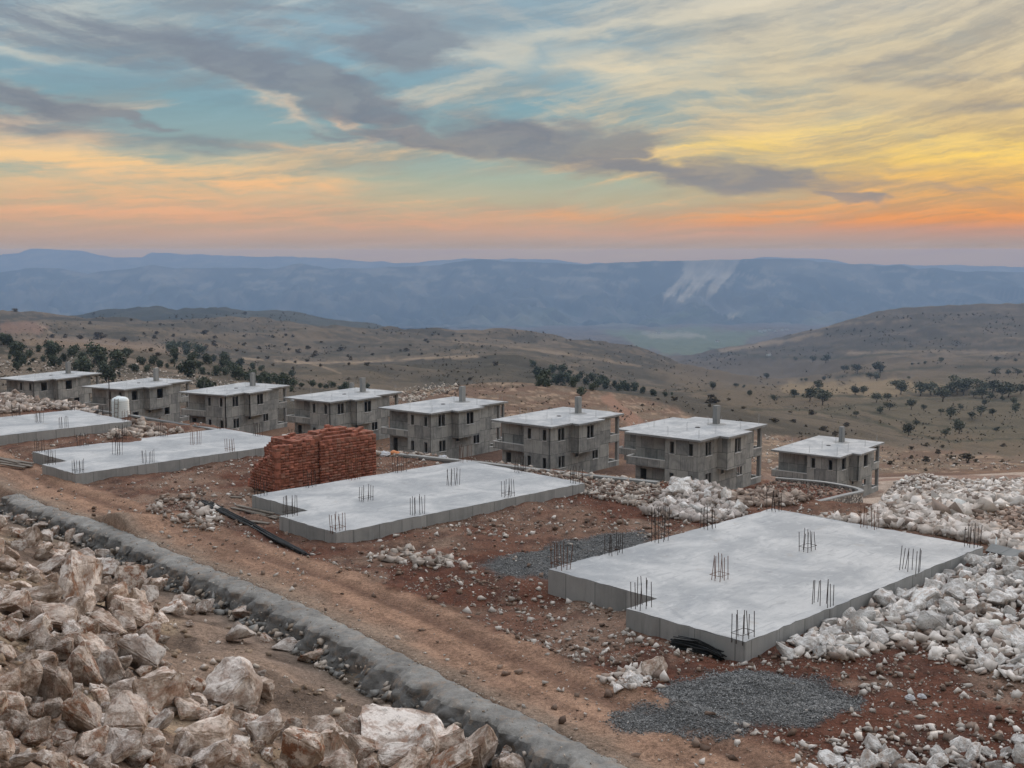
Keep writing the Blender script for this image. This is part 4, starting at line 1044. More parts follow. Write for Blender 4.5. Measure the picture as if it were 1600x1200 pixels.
scatter_rocks([(1215,1022),(1262,985),(1300,962),(1370,935),(1440,890),(1535,872),(1640,900),(1640,1070),(1560,1052),(1510,1030),(1480,992),(1420,985),(1390,1005),(1330,1028),(1240,1030)], 205, .30, .86, heap_label, 'white rocks heaped along the nearest slab', gap=.84, power=1.15)
scatter_rocks([(1260,1215),(1300,1178),(1340,1162),(1420,1180),(1500,1170),(1620,1150),(1620,1215)], 34, .22, .7, 'pale limestone rock in the loose row along the bottom right corner', 'pale rocks in the bottom right corner', gap=.8)
scatter_rocks([(1028,790),(1050,762),(1072,740),(1100,752),(1130,778),(1160,800),(1110,812),(1040,806)], 46, .30, 1.0, 'pinkish white broken rock in the heap between slab and house', 'rocks of the pale heap before the house', gap=.7)
scatter_rocks([(965,1075),(990,1050),(1020,1045),(1050,1055),(1010,1068),(960,1090)], 14, .18, .45, 'whitish rock in the small cluster between the track and the nearest slab', 'small rock cluster by the nearest slab', gap=.7)
o = place_boulder(1024, 1046, 44, 34, 'a'); tag(o, 'big reddish and white rock left of the grey gravel patch', 'rock')

# ------------------------------------------------------------------ loose stones, one body of stuff per spread
PEB = []
for i in range(8):
    me = hull_rock(400+i, 6+i % 3, .25, 0, 0, 0); me.calc_loop_triangles()
    v = np.array([x.co[:] for x in me.vertices]); t = np.array([x.vertices[:] for x in me.loop_triangles]); PEB.append((v, t))
def rand_rot(n):
    q = RNG.normal(size=(n, 4)); q /= np.linalg.norm(q, axis=1)[:, None]; a, b, c, d = q.T
    return np.stack([1-2*(c*c+d*d), 2*(b*c-a*d), 2*(b*d+a*c), 2*(b*c+a*d), 1-2*(b*b+d*d), 2*(c*d-a*b), 2*(b*d-a*c), 2*(c*d+a*b), 1-2*(b*b+c*c)], -1).reshape(n, 3, 3)
def stones(name, P, z, size, cols, mat, sink=.2):
    n = len(P); R = rand_rot(n); var = RNG.integers(0, len(PEB), n); Vs, Fs, Cs = [], [], []; off = 0
    sc = size[:, None]*RNG.uniform(.6, 1.25, (n, 3))
    for k, (v, t) in enumerate(PEB):
        s = np.where(var == k)[0]
        if not len(s): continue
        vv = np.einsum('nij,nvj->nvi', R[s], v[None]*sc[s][:, None, :])
        vv[:, :, 2] *= .8; vv += np.c_[P[s], z[s]+size[s]*(.5-sink)*.6][:, None, :]
        Vs.append(vv.reshape(-1, 3)); m = len(v)
        Fs.append((t[None]+(np.arange(len(s))*m)[:, None, None]+off).reshape(-1, 3)); Cs.append(np.repeat(cols[s], m, 0)); off += len(s)*m
    o = link(name, mesh_np(name, np.concatenate(Vs), np.concatenate(Fs), mat, False, np.concatenate(Cs))); o['kind'] = 'stuff'
    return o
def free_of(P, pad=.1):
    ok = np.ones(len(P), bool)
    for i in range(4):
        u, v = slab_uv(P, i)
        ok &= ~((u > -pad) & (u < SL+pad) & (v > -pad) & (v < SW+pad) & ~((u < NB-pad) & (v > NA+pad)))
    return ok
def pal(n, a, b, jitter=.25):
    t = RNG.random((n, 1)); return np.clip((np.array(a)*(1-t)+np.array(b)*t)*(1+RNG.normal(0, jitter*.4, (n, 1))), .02, .8)
# the site
n = 200000
d = RNG.uniform(18, 85, n); P = np.c_[RNG.uniform(-.52, .52, n)*d, d]
z, sw, se, dd, X = height(P)
dens = sstep(.36, .64, fbm(P[:,0]/2.2, P[:,1]/2.2, 5, 201))*.75+.25
dens *= np.where(sw > -3.0, .22, 1)*np.where(sw > -.1, 0, 1)*np.where(se > -1.0, 1, 1)
dens *= np.clip(1.5-d/70, .35, 1)
for poly in GRAVEL: dens = dens*np.where(inpoly(P, poly), .12, 1)
ok = free_of(P) & (RNG.random(n) < dens) & (se > -9)
P, z = P[ok], z[ok]; n = len(P)
size = .016+.22*RNG.random(n)**11+.05*RNG.random(n)**3.5
cc = np.where(RNG.random((n, 1)) < .5, pal(n, (.36,.32,.28), (.54,.50,.46)), pal(n, (.13,.09,.07), (.28,.21,.165)))
stones('rubble', P, z, size, cc, M['stones'])
# camera side bank
n = 15000
d = RNG.uniform(13, 60, n); P = np.c_[RNG.uniform(-.5, .2, n)*d, d]; z, sw, se, dd, X = height(P)
ok = (sw > 1.25) & (sw < 12) & (RNG.random(n) < .15+.85*sstep(.45, .65, fbm(P[:,0]/1.6, P[:,1]/1.6, 4, 211))*np.where(sw < 3.2, 1.0, .8))
P, z = P[ok], z[ok]; n = len(P)
stones('rubble', P, z, .03+.22*RNG.random(n)**4, np.where(RNG.random((n,1)) < .4, pal(n, (.42,.36,.30), (.56,.50,.45)), pal(n, (.20,.15,.11), (.34,.26,.19))), M['stones'])
# white spoil right of and behind the near slab, and under the rock heaps
def spoil(poly, n, smin, smax, a, b, power=2.2, frac=.85, rim=6):
    P = []; xs, ys = [p[0] for p in poly], [p[1] for p in poly]
    q = np.c_[RNG.uniform(min(xs), max(xs), n*3), RNG.uniform(min(ys), max(ys), n*3)]; q = q[inpoly(q, poly)][:n]
    for X_, Y_ in q:
        h = hit(X_, Y_)
        if h is not None: P.append(h[:])
    P = np.array(P); ok = free_of(P[:, :2], .15); P = P[ok]; n = len(P)
    s = (smin+(smax-smin)*RNG.random(n)**power)
    stones('rubble', P[:, :2], P[:, 2], s, np.where(RNG.random((n,1)) < frac, pal(n, a, b), pal(n, (.19,.145,.12), (.34,.275,.23))), M['stones'], .1)
WA, WB = (.46,.40,.35), (.76,.71,.66)
spoil([(1376,782),(1400,754),(1440,742),(1500,752),(1620,748),(1620,790),(1560,796),(1500,812),(1440,806)], 3600, .10, 1.0, WA, WB, 2.6, .85)
spoil([(1262,812),(1350,815),(1378,790),(1440,800),(1500,812),(1560,836),(1620,850),(1620,880),(1540,850),(1420,828)], 5200, .08, .62, (.42,.36,.31), (.66,.60,.55), 2.6, .8)
spoil([(1500,800),(1620,790),(1620,850),(1540,835)], 500, .08, .35, (.30,.2,.15), (.5,.42,.36), 2, .7)
spoil([(1240,1030),(1262,985),(1300,962),(1370,935),(1440,890),(1535,872),(1640,900),(1640,1075),(1540,1055),(1390,1012),(1330,1032)], 2200, .05, .42, WA, WB, 2.4, .75)
spoil([(1005,806),(1028,785),(1050,762),(1072,738),(1100,750),(1135,778),(1170,806),(1110,818)], 1500, .10, .55, (.36,.31,.28), (.58,.53,.49), 2.0, .85)
spoil([(560,712),(600,694),(660,702),(740,716),(860,738),(960,748),(1030,756),(1030,800),(930,780),(880,752),(727,716),(640,716)], 3000, .06, .40, (.30,.25,.21), (.54,.49,.44), 3.2, .65)
spoil([(1135,778),(1212,752),(1300,764),(1330,768),(1230,790),(1160,794)], 800, .1, .6, (.17,.115,.09), (.48,.40,.34), 2.6, .6)
spoil([(225,795),(262,770),(330,762),(345,800),(350,832),(300,830)], 460, .05, .42, (.27,.225,.19), (.54,.49,.44), 3.2, .6)
spoil([(300,800),(345,795),(352,828),(318,830)], 22, .2, .62, WA, WB, 1.6, .9)
spoil([(-10,625),(20,612),(60,618),(110,626),(180,655),(90,640),(-10,648)], 700, .15, .8, (.34,.28,.24), (.56,.50,.45), 2, .75)
spoil([(200,672),(215,655),(250,670),(300,676),(200,688),(150,684)], 260, .1, .7, (.32,.26,.22), (.54,.48,.42), 2.2, .7)
spoil([(430,690),(470,672),(485,690),(450,700)], 120, .15, .6, (.46,.40,.36), (.64,.6,.56), 2, .85)
spoil([(560,870),(640,858),(730,878),(740,892),(640,884)], 190, .06, .45, (.32,.27,.23), (.60,.55,.50), 3.0, .75)
spoil([(925,1065),(990,1042),(1045,1062),(990,1078)], 160, .05, .35, WA, WB, 2.4, .85)
spoil([(1240,1165),(1330,1140),(1620,1120),(1620,1210),(1240,1210)], 520, .03, .24, WA, WB, 3.0, .6)
# ochre slope outcrops and the oak slope
spoil([(590,616),(690,596),(720,606),(640,632)], 300, .3, 1.3, (.40,.34,.28), (.56,.5,.44), 2, 1)
spoil([(-10,560),(150,560),(330,590),(440,612),(300,604),(-10,590)], 700, .25, 1.3, (.38,.33,.28), (.54,.49,.44), 2.5, 1)
spoil([(930,640),(985,655),(1200,680),(1400,716),(1600,720),(1600,735),(1200,735),(1000,672)], 700, .15, 1.0, (.42,.35,.29), (.60,.54,.48), 3, 1)
# gravel
for poly, n in zip(GRAVEL, (16000, 4200, 8000)):
    a = np.array(poly); P = RNG.uniform(a.min(0)-.4, a.max(0)+.4, (n*3, 2))
    k = soften((fbm(P[:,0]/.8, P[:,1]/.8, 4, 91)-.5)*1.0, P, poly, .3); P = P[RNG.random(len(P)) < k*.95][:n]; P = P[free_of(P)]
    z = height(P)[0]; n = len(P)
    stones('gravel', P, z, RNG.uniform(.022, .055, n), pal(n, (.10,.103,.103), (.27,.27,.265), .6), M['stones'], .15)

# ------------------------------------------------------------------ mortared stone wall along the track
def mortar_mat(name, a, b):
    m, nt, bs = new_mat(name); co = nt.node('ShaderNodeNewGeometry').outputs['Position']
    n1 = nt.noise(co, .9, 6, .65, .5); n2 = nt.noise(co, 7, 6, .7); n3 = nt.noise(co, 26, 4, .7)
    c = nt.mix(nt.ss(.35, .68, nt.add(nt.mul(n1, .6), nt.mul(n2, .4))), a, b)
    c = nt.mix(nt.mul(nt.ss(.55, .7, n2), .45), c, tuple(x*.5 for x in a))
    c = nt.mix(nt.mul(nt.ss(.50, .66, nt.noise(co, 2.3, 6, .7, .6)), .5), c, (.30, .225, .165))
    nt.put(bs.inputs['Base Color'], c); nt.put(bs.inputs['Normal'], nt.bump(nt.add(nt.mul(n2, .6), nt.mul(n3, .3)), .9, .06))
    return m
def make_wall():
    root = empty('stone_wall', (0, 0, 0)); tag(root, 'low stone retaining wall with a broad grey mortar top beside the dirt track', 'wall')
    pts = []
    for i in range(2, len(WALL)-4):
        p0, p1, p2, p3 = WALL[i-1], WALL[i], WALL[i+1], WALL[i+2]; n = max(2, int(np.linalg.norm(p2-p1)/.075))
        for k in range(n):
            t = k/n; pts.append(.5*(2*p1+(p2-p0)*t+(2*p0-5*p1+4*p2-p3)*t*t+(3*p1-p0-3*p2+p3)*t**3))
    pts = np.array(pts); tg = np.gradient(pts, axis=0); tg /= np.linalg.norm(tg, axis=1)[:, None]; nr = np.c_[tg[:,1], -tg[:,0]]
    nr = np.where((nr@np.array([-.75,-.66]))[:, None] > 0, nr, -nr)
    S = np.array([-.12,.0,.08,.2,.4,.6,.75,.84,.9,.95,1.0,1.06,1.14,1.24,1.36,1.55]); Z = np.array([-.25,-.05,.0,.02,.03,.02,.0,-.04,-.10,-.2,-.34,-.5,-.66,-.82,-1.0,-1.4])
    ss_ = np.concatenate([np.linspace(-.12, .88, 16), np.linspace(.88, 1.55, 26)[1:]]); zz = np.interp(ss_, S, Z)
    # arc-length of the profile: more samples on the face
    V = []
    base = site_z(pts[:,0], pts[:,1])
    for i, p in enumerate(pts):
        edge = mnoise.fractal(Vector((p[0]*1.3, p[1]*1.3, 0)), .8, 2, 5)*.24; back = mnoise.fractal(Vector((p[0]*.7, p[1]*.7, 9)), .9, 2, 4)*.13
        for s, zq in zip(ss_, zz):
            w = min(1, max(0, (s+.1)/.95)); so = s+edge*w+back*(1-w)
            q = Vector((p[0]+nr[i,0]*so, p[1]+nr[i,1]*so, base[i]+zq))
            l = mnoise.fractal(q*1.5, .9, 2, 4)*.055+mnoise.noise(q*5)*.02+mnoise.noise(q*16)*.008
            if zq < .0 and s > .5:
                dist, _ = mnoise.voronoi(Vector((q.x*2.3, q.y*2.3, q.z*3.0)))
                k = min(1, -zq/.25); l += k*(.13-(dist[1]-dist[0])*-.16-.12)*1.1+k*mnoise.noise(q*1.1)*.20+k*mnoise.noise(q*5)*.06
                q.x += nr[i,0]*l; q.y += nr[i,1]*l; q.z += l*.3
            else: q.z += l
            V.append(q[:])
    n, m = len(pts), len(ss_); idx = np.arange(n*m).reshape(n, m); V = np.array(V)
    def strip(a, b):
        s = idx[:, a:b]; q = np.stack([s[:-1,:-1], s[:-1,1:], s[1:,1:], s[1:,:-1]], -1).reshape(-1, 4)
        u, inv = np.unique(q, return_inverse=True); return V[u], inv.reshape(-1, 4)[:, ::-1]
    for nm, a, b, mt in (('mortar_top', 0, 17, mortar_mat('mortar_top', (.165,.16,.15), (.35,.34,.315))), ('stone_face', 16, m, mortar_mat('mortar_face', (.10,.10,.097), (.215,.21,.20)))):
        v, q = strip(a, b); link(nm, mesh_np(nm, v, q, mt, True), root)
make_wall()
# chunks and chips of stone caught in the mortar of the wall face and along both edges of its top
n = 2400
seg = np.array(WALL[2:-4]); sl_ = np.hypot(*(np.diff(seg, axis=0).T)); cum = np.r_[0, np.cumsum(sl_)]; u_ = RNG.uniform(0, cum[-1], n); i_ = np.clip(np.searchsorted(cum, u_)-1, 0, len(sl_)-1); t_ = ((u_-cum[i_])/sl_[i_])[:, None]
c_ = seg[i_]*(1-t_)+seg[i_+1]*t_; tg_ = (seg[i_+1]-seg[i_])/sl_[i_][:, None]; nr_ = np.c_[tg_[:,1], -tg_[:,0]]; nr_ *= np.where((nr_@np.array([-.75,-.66]))[:, None] > 0, 1, -1)
s_ = np.where(RNG.random(n) < .5, RNG.uniform(.98, 1.5, n), np.where(RNG.random(n) < .6, RNG.normal(-.02, .10, n), RNG.uniform(0, .9, n)))
P = c_+nr_*s_[:, None]; z = site_z(P[:,0], P[:,1])+np.interp(s_, [-.3,0,.1,.75,.9,1.0,1.14,1.3,1.6], [-.03,.0,.03,.03,-.06,-.30,-.56,-.66,-.66])
face = (s_ > .88); size = np.where(face, .05+.30*RNG.random(n)**3, .02+.06*RNG.random(n)**2)
stones('rubble', P, z, size, np.where((RNG.random((n,1)) < .55) & face[:, None], pal(n, (.13,.13,.125), (.27,.265,.25)), pal(n, (.30,.25,.20), (.52,.46,.40))), M['stones'], .25)
# low concrete wall on the terrace edge behind the slabs
def ribbon_wall(name, pts, base, top, w, mat, mat_top, label, cap=.12, over=.05):
    root = empty(name, (0, 0, 0)); tag(root, label, 'wall')
    P = np.array(pts, float); tg = np.gradient(P[:, :2], axis=0); tg /= np.linalg.norm(tg, axis=1)[:, None]; nr = np.c_[tg[:,1], -tg[:,0]]
    def strip(nm, w, z0, z1, mt):
        mb = MB(); n = len(P); A = []
        for i in range(n):
            a, b = P[i,:2]+nr[i]*w/2, P[i,:2]-nr[i]*w/2
            A += [(*a, z0[i]), (*b, z0[i]), (*b, z1[i]), (*a, z1[i])]
        fs = [(4*i+k, 4*i+(k+1) % 4, 4*i+4+(k+1) % 4, 4*i+4+k) for i in range(n-1) for k in range(4)]+[(0,1,2,3), (4*n-1,4*n-2,4*n-3,4*n-4)]
        mb.add(A, fs); o = mb.build(nm, mt, root)
        bm = bmesh.new(); bm.from_mesh(o.data); bmesh.ops.recalc_face_normals(bm, faces=bm.faces); bm.to_mesh(o.data); bm.free()
    b0, t0 = np.array(base, float), np.array(top, float)
    strip('wall_body', w, b0, t0-cap, mat); strip('coping', w+over*2, t0-cap, t0, mat_top)
    return root
ep = [EDGE[3]+(EDGE[4]-EDGE[3])*0]+[EDGE[4]+(EDGE[6]-EDGE[4])*t for t in np.linspace(0, 1, 9)]
ep = [(p[0]-.3, p[1]-.35) for p in ep]
ez = [float(site_z(np.array(p[0]), np.array(p[1]))) for p in ep]
ribbon_wall('low_wall', ep, [q-1.2 for q in ez], [q+.14+.03*math.sin(i*2.1) for i, q in enumerate(ez)], .3, M['side'], M['column'], 'long low concrete wall edging the terrace behind the slabs')
# stone bastion holding the ground in front of the two right houses
def masonry_mat():
    m, nt, b = new_mat('rubble_masonry'); co = nt.node('ShaderNodeNewGeometry').outputs['Position']
    v = nt.node('ShaderNodeTexVoronoi', feature='DISTANCE_TO_EDGE'); v2 = nt.node('ShaderNodeTexVoronoi')
    for q in (v, v2): nt.put(q.inputs['Vector'], nt.node('ShaderNodeMapping').outputs[0] if False else co); q.inputs['Scale'].default_value = 2.6
    sp = nt.node('ShaderNodeSeparateColor'); nt.l.new(v2.outputs['Color'], sp.inputs[0])
    stone = nt.mix(sp.outputs[0], (.26,.22,.19), (.66,.61,.55)); c = nt.mix(nt.ss(.03, .10, v.outputs['Distance']), (.16,.15,.14), stone)
    nt.put(b.inputs['Base Color'], c); nt.put(b.inputs['Normal'], nt.bump(nt.ss(0, .16, v.outputs['Distance']), 1, .15)); return m
MASON = masonry_mat()
def dense(pts, n=6):
    out = []
    for i in range(len(pts)-1):
        p0, p1, p2, p3 = [np.array(pts[max(0, min(len(pts)-1, i+o))]) for o in (-1, 0, 1, 2)]
        for k in range(n):
            t = k/n; out.append(.5*(2*p1+(p2-p0)*t+(2*p0-5*p1+4*p2-p3)*t*t+(3*p1-p0-3*p2+p3)*t**3))
    return out+[np.array(pts[-1])]
for px_pts, lab in [([(1205,803),(1230,796),(1285,782),(1322,773),(1343,768.5),(1344,765.5),(1330,761),(1290,754),(1250,750),(1212,747)], 'curved rubble stone retaining wall with pale coping in front of the lowest house'),
                    ([(1090,766),(1128,769),(1150,774),(1163,779),(1166,783),(1160,790)], 'short rubble stone wall ending beside the pale rock heap, below the nearest house')]:
    pts = dense([at_z(*p, -26.1) for p in px_pts])
    ribbon_wall('masonry_wall', pts, [-30.5]*len(pts), [-26.02]*len(pts), .45, MASON, M['side'], lab, .16, .05)

# ------------------------------------------------------------------ stack of red clay blocks
def make_bricks():
    p0 = at_z(433, 767, -11.35); a = .775; ca, sa = math.cos(a), math.sin(a); BL_, BH_, BW_ = .245, .135, .20
    z0 = gz(*p0)-.02
    NU, NV = 24, 13
    def courses(i, j):
        h = 18
        if i < 4: h = min(h, 17.0-max(0, j-1)*.62-(4-i)*.55*(j > 2))
        if i >= 10: h = 18.0-(1.0 if j == 0 else 0)
        if 12 <= i < 20 and 3 <= j < 9: h += 1+(1 if 15 <= i < 19 and 4 <= j < 7 else 0)
        if j > 9: h -= (j-9)*1.2
        if i < 10: h += -1 if (i*5+j*3) % 6 == 0 else 0
        if (i*7+j*11) % 9 == 0 and i > 4: h += 1
        return int(max(3, h))
    H = np.array([[courses(i, j) for j in range(NV)] for i in range(NU)])
    items = []
    for i in range(NU):
        for j in range(NV):
            for k in range(H[i, j]):
                nb = lambda ii, jj: (0 <= ii < NU and 0 <= jj < NV and H[ii, jj] > k)
                if nb(i-1, j) and nb(i+1, j) and nb(i, j-1) and nb(i, j+1) and k < H[i, j]-1: continue
                front = not nb(i, j-1); end = not nb(i-1, j); topv = k == H[i, j]-1
                off = -.13 if i > 9 else 0
                items.append((i, j, k, off, (2 if front else 0)+(2 if end else 0)+(1 if topv else 0)))
    rr = random.Random(5)
    items.sort(key=lambda t: -(t[4]*10-t[1]*.2-t[0]*.05+rr.random()*4))
    variants = []
    for v in range(10):
        mb = MB(); t = v/9
        base = np.array((.30,.120,.083))*(.6+.8*rr.random())+np.array((.05,.06,.05))*rr.random()**3
        l, w, h = (.232,.19,.128) if v % 2 else (.118,.19,.128)
        if v % 2: mb.box(-l/2, l/2, -w/2, w/2, 0, h)
        else: mb.box(-l/2-.001, l/2, -w/2, w/2, 0, h)
        for x in (-.03, .03) if not v % 2 else (-.075, 0, .075):   # core holes on the track face: darker boxes with hole shade in the colour
            mb.box(x-.018, x+.018, -w/2-.002, -w/2+.05, .03, h-.03)
        me = mb.mesh('brick', M['clay']); n = len(me.vertices)
        at = me.color_attributes.new('Col', 'FLOAT_COLOR', 'POINT')
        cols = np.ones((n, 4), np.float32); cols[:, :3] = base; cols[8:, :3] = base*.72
        at.data.foreach_set('color', cols.ravel()); variants.append(me)
    def place(i, j, k, off):
        """one or two bricks fill a cell: a stretcher or a pair of headers"""
        u, v = (i+.5)*BL_+rr.gauss(0, .006), (j+.5)*BW_+off+rr.gauss(0, .010); zz = z0+k*BH_
        pick = rr.random()
        out = []
        if pick < .5: out.append((u, rr.choice(variants[1::2])))
        else: out += [(u-.0605, rr.choice(variants[0::2])), (u+.0605, rr.choice(variants[0::2]))]
        return [((p0[0]+uu*ca-v*sa, p0[1]+uu*sa+v*ca, zz), a+rr.gauss(0, .02), me) for uu, me in out]
    nind = 0; rest = []
    for (i, j, k, off, sc) in items:
        for loc, rz, me in place(i, j, k, off):
            if nind < 300 and (sc >= 2):
                o = link('brick', me, None, loc); o.rotation_euler.z = rz
                where = 'long face of the stack towards the nearer slab' if sc < 4 and sc >= 2 and j <= 1 else 'stepped left end of the stack'
                tag(o, f'red hollow clay brick in the {where}', 'brick', 'bricks of the red stack'); nind += 1
            else: rest.append((loc, rz, me))
    V, Fc, Cc = [], [], []
    for loc, rz, me in rest:
        c, s = math.cos(rz), math.sin(rz); n = len(V)
        cols = np.empty(len(me.vertices)*4, np.float32); me.color_attributes['Col'].data.foreach_get('color', cols); Cc += cols.reshape(-1, 4)[:, :3].tolist()
        V += [(loc[0]+v.co.x*c-v.co.y*s, loc[1]+v.co.x*s+v.co.y*c, loc[2]+v.co.z) for v in me.vertices]
        Fc += [tuple(q+n for q in p.vertices) for p in me.polygons]
    o = link('bricks', mesh_np('bricks', V, Fc, M['clay'], False, np.array(Cc))); o['kind'] = 'stuff'
    tag(o, 'remaining red clay bricks of the big stack', 'bricks')
make_bricks()

# ------------------------------------------------------------------ small things on the site
def on_ground(X, Y): h = hit(X, Y); return Vector(h)
# water tank, ladder and pole by the farthest slab
p = on_ground(189, 657); p = Vector((p.x*1.015, p.y*1.015, gz(p.x*1.015, p.y*1.015)-.02)); s = p.y/F
tank = empty('water_tank', p); tag(tank, 'white ribbed plastic water tank standing behind the farthest slab', 'water tank')
prof = [(.46, 0), (.56, .04)]
for k in range(9): prof += [(.56, .08+k*.14), (.575, .12+k*.14), (.575, .16+k*.14), (.56, .20+k*.14)]
prof += [(.55, 1.36), (.50, 1.46), (.36, 1.54), (.2, 1.57)]
tb = MB().lathe(prof, 28); k = 14*s*F/F/.56*1.0
tb.v = [(x*13.0*s/.56, y*13.0*s/.56, zz*34*s/1.6) for x, y, zz in tb.v]; tb.build('tank_body', M['plastic'], tank, smooth=True)
ld = MB().lathe([(.17, 0), (.17, .07), (.15, .09)], 16); ld.v = [(x-.12, y, zz+33*s*.985) for x, y, zz in ld.v]; ld.build('lid', M['plastic'], tank)
lad = empty('ladder', (p.x-.05, p.y-13*s-.10, p.z)); tag(lad, 'small wooden ladder leaning on the white water tank', 'ladder')
for x in (-.13, .13): MB().rod((x, -.18, 0), (x, .06, 1.5), .028).build('rail', M['timber'], lad)
for k in range(5): MB().rod((-.14, -.13+.045*k, .3*(k+.7)), (.14, -.13+.045*k, .3*(k+.7)), .02).build('rung', M['timber'], lad)
p = on_ground(172, 660); s = p.y/F
tag(MB().rod((p.x, p.y, p.z-.3), (p.x+.03, p.y, p.z+72*s), .045, 8, .03).build('pole', M['steel']), 'thin dark upright pole left of the white water tank', 'pole')
# bars lying on the ground
def lying_bars(a, b, n, spread, hgt, r, mat, lab, group):
    A, B = on_ground(*a), on_ground(*b); rr = random.Random(int(a[0])); side = (B-A).cross(Vector((0, 0, 1))).normalized()
    L = (B-A).length
    for k in range(n):
        o1, o2 = rr.gauss(0, spread), rr.gauss(0, spread*.8); h1 = abs(rr.gauss(0, hgt)); e1, e2 = rr.uniform(-.12, .12)*L*.5, rr.uniform(-.08, .08)*L*.6
        d = (B-A).normalized(); pts = []
        for t in (0, .25, .5, .75, 1):
            q = A+d*e1+(B+d*e2-A-d*e1)*t+side*(o1*(1-t)+o2*t+rr.gauss(0, .015)); q.z = gz(q.x, q.y)+r+h1*(1-.3*abs(t-.5))+.01; pts.append(q)
        tag(MB().tube(pts, r, 5).build('steel_bar', mat), lab, 'steel bar', group)
lying_bars((318,786), (472,866), 34, .13, .05, .020, M['black'], 'black reinforcing bar in the long bundle lying across bare soil', 'bundle of black bars left of the second slab')
lying_bars((1052,1011), (1126,1033), 46, .09, .13, .017, M['black'], 'dark reinforcing bar in the bundle tucked against the nearest slab', 'bundle of bars at the nearest slab')
def plank(a, b, w, t, lab, lift=0):
    A, B = on_ground(*a), on_ground(*b); mb = MB(); L = (B-A).length; mb.box(0, L, -w/2, w/2, 0, t)
    o = mb.build('timber_plank', M['timber'], None, .004, False, A+Vector((0, 0, .03+lift)))
    o.rotation_euler = (random.gauss(0, .1), -math.asin(max(-1, min(1, (B.z-A.z)/L))), math.atan2(B.y-A.y, B.x-A.x)); tag(o, lab, 'plank', 'planks lying by the slabs')
for k, (a, b) in enumerate([((362,795),(436,810)),((370,793),(428,806)),((385,800),(432,812)),((392,816),(420,820)),((360,778),(378,779))]):
    plank(a, b, .16, .05, ['longest grey plank lying beside the notch of the second slab', 'grey plank behind the longest one by the second slab', 'grey plank touching the corner of the second slab', 'short grey board lying flat near the second slab', 'little board left of the red brick stack'][k], .05*(k == 1))
for k, (a, b) in enumerate([((-8,716),(52,726)),((-8,722),(50,731)),((0,728),(38,734)),((-8,719),(30,728))]):
    plank(a, b, .22, .06, ['uppermost weathered plank left of the third slab', 'middle weathered plank left of the third slab', 'lowest weathered plank left of the third slab', 'thin weathered plank lying across the others by the third slab'][k], .04*k)
def crumple(name, X, Y, w, h, mat, lab, cat, seed):
    p = on_ground(X, Y+h*.4); s = p.y/F; bm = bmesh.new(); bmesh.ops.create_icosphere(bm, subdivisions=4, radius=.5)
    for v in bm.verts:
        n = mnoise.fractal(v.co*2.2+Vector((seed, 0, 0)), .9, 2, 4)*.32+abs(mnoise.noise(v.co*5+Vector((0, seed, 0))))*.22
        v.co *= 1+n; v.co.z = max(v.co.z, -.28)
    me = bpy.data.meshes.new(name); bm.to_mesh(me); bm.free(); me.materials.append(mat)
    o = link(name, me, None, (p.x, p.y, p.z+h*s*.22)); o.scale = (w*s*.85, w*s*.6, h*s*.85); tag(o, lab, cat)
crumple('plastic_sack', 600, 708, 22, 11, M['sheet'], 'pale plastic sack lying right of the red brick stack', 'sack', 1)
crumple('plastic_sack', 692, 714, 18, 10, M['sheet'], 'crumpled white plastic sack at the back edge of the second slab', 'sack', 5)
crumple('clay_rubble', 616, 706, 18, 8, M['orange'], 'small heap of orange broken brick beside the pale sack', 'broken brick', 9)
crumple('plastic_bag', 1422, 1088, 18, 14, M['sheet'], 'torn white plastic bag on the red soil right of the gravel', 'bag', 13)
crumple('plastic_bag', 1440, 1086, 16, 10, M['sheet'], 'flattened white plastic piece just right of the torn bag', 'bag', 17)
crumple('plastic_scrap', 47, 1034, 30, 13, M['teal'], 'teal plastic scrap caught between the boulders at the left', 'plastic scrap', 21)
def wire(name, pts, r, mat, lab, cat):
    tag(MB().tube([Vector(q) for q in pts], r, 6).build(name, mat), lab, cat)
a = on_ground(1541, 868); wire('hose', [a+Vector((.0, -.1, .05)), a+Vector((.25, .1, .12)), a+Vector((.42, .25, .3)), a+Vector((.5, .4, .55))], .022, M['plastic'], 'white plastic conduit curving up at the right corner of the nearest slab', 'conduit')
a, b = on_ground(1545, 862), on_ground(1640, 884)
kb = MB(); kb.rod(a+Vector((.1, 0, .05)), b+Vector((0, 0, .05)), .24, 4); tag(kb.build('concrete_kerb', M['side']), 'narrow concrete strip running right from the nearest slab corner', 'kerb')

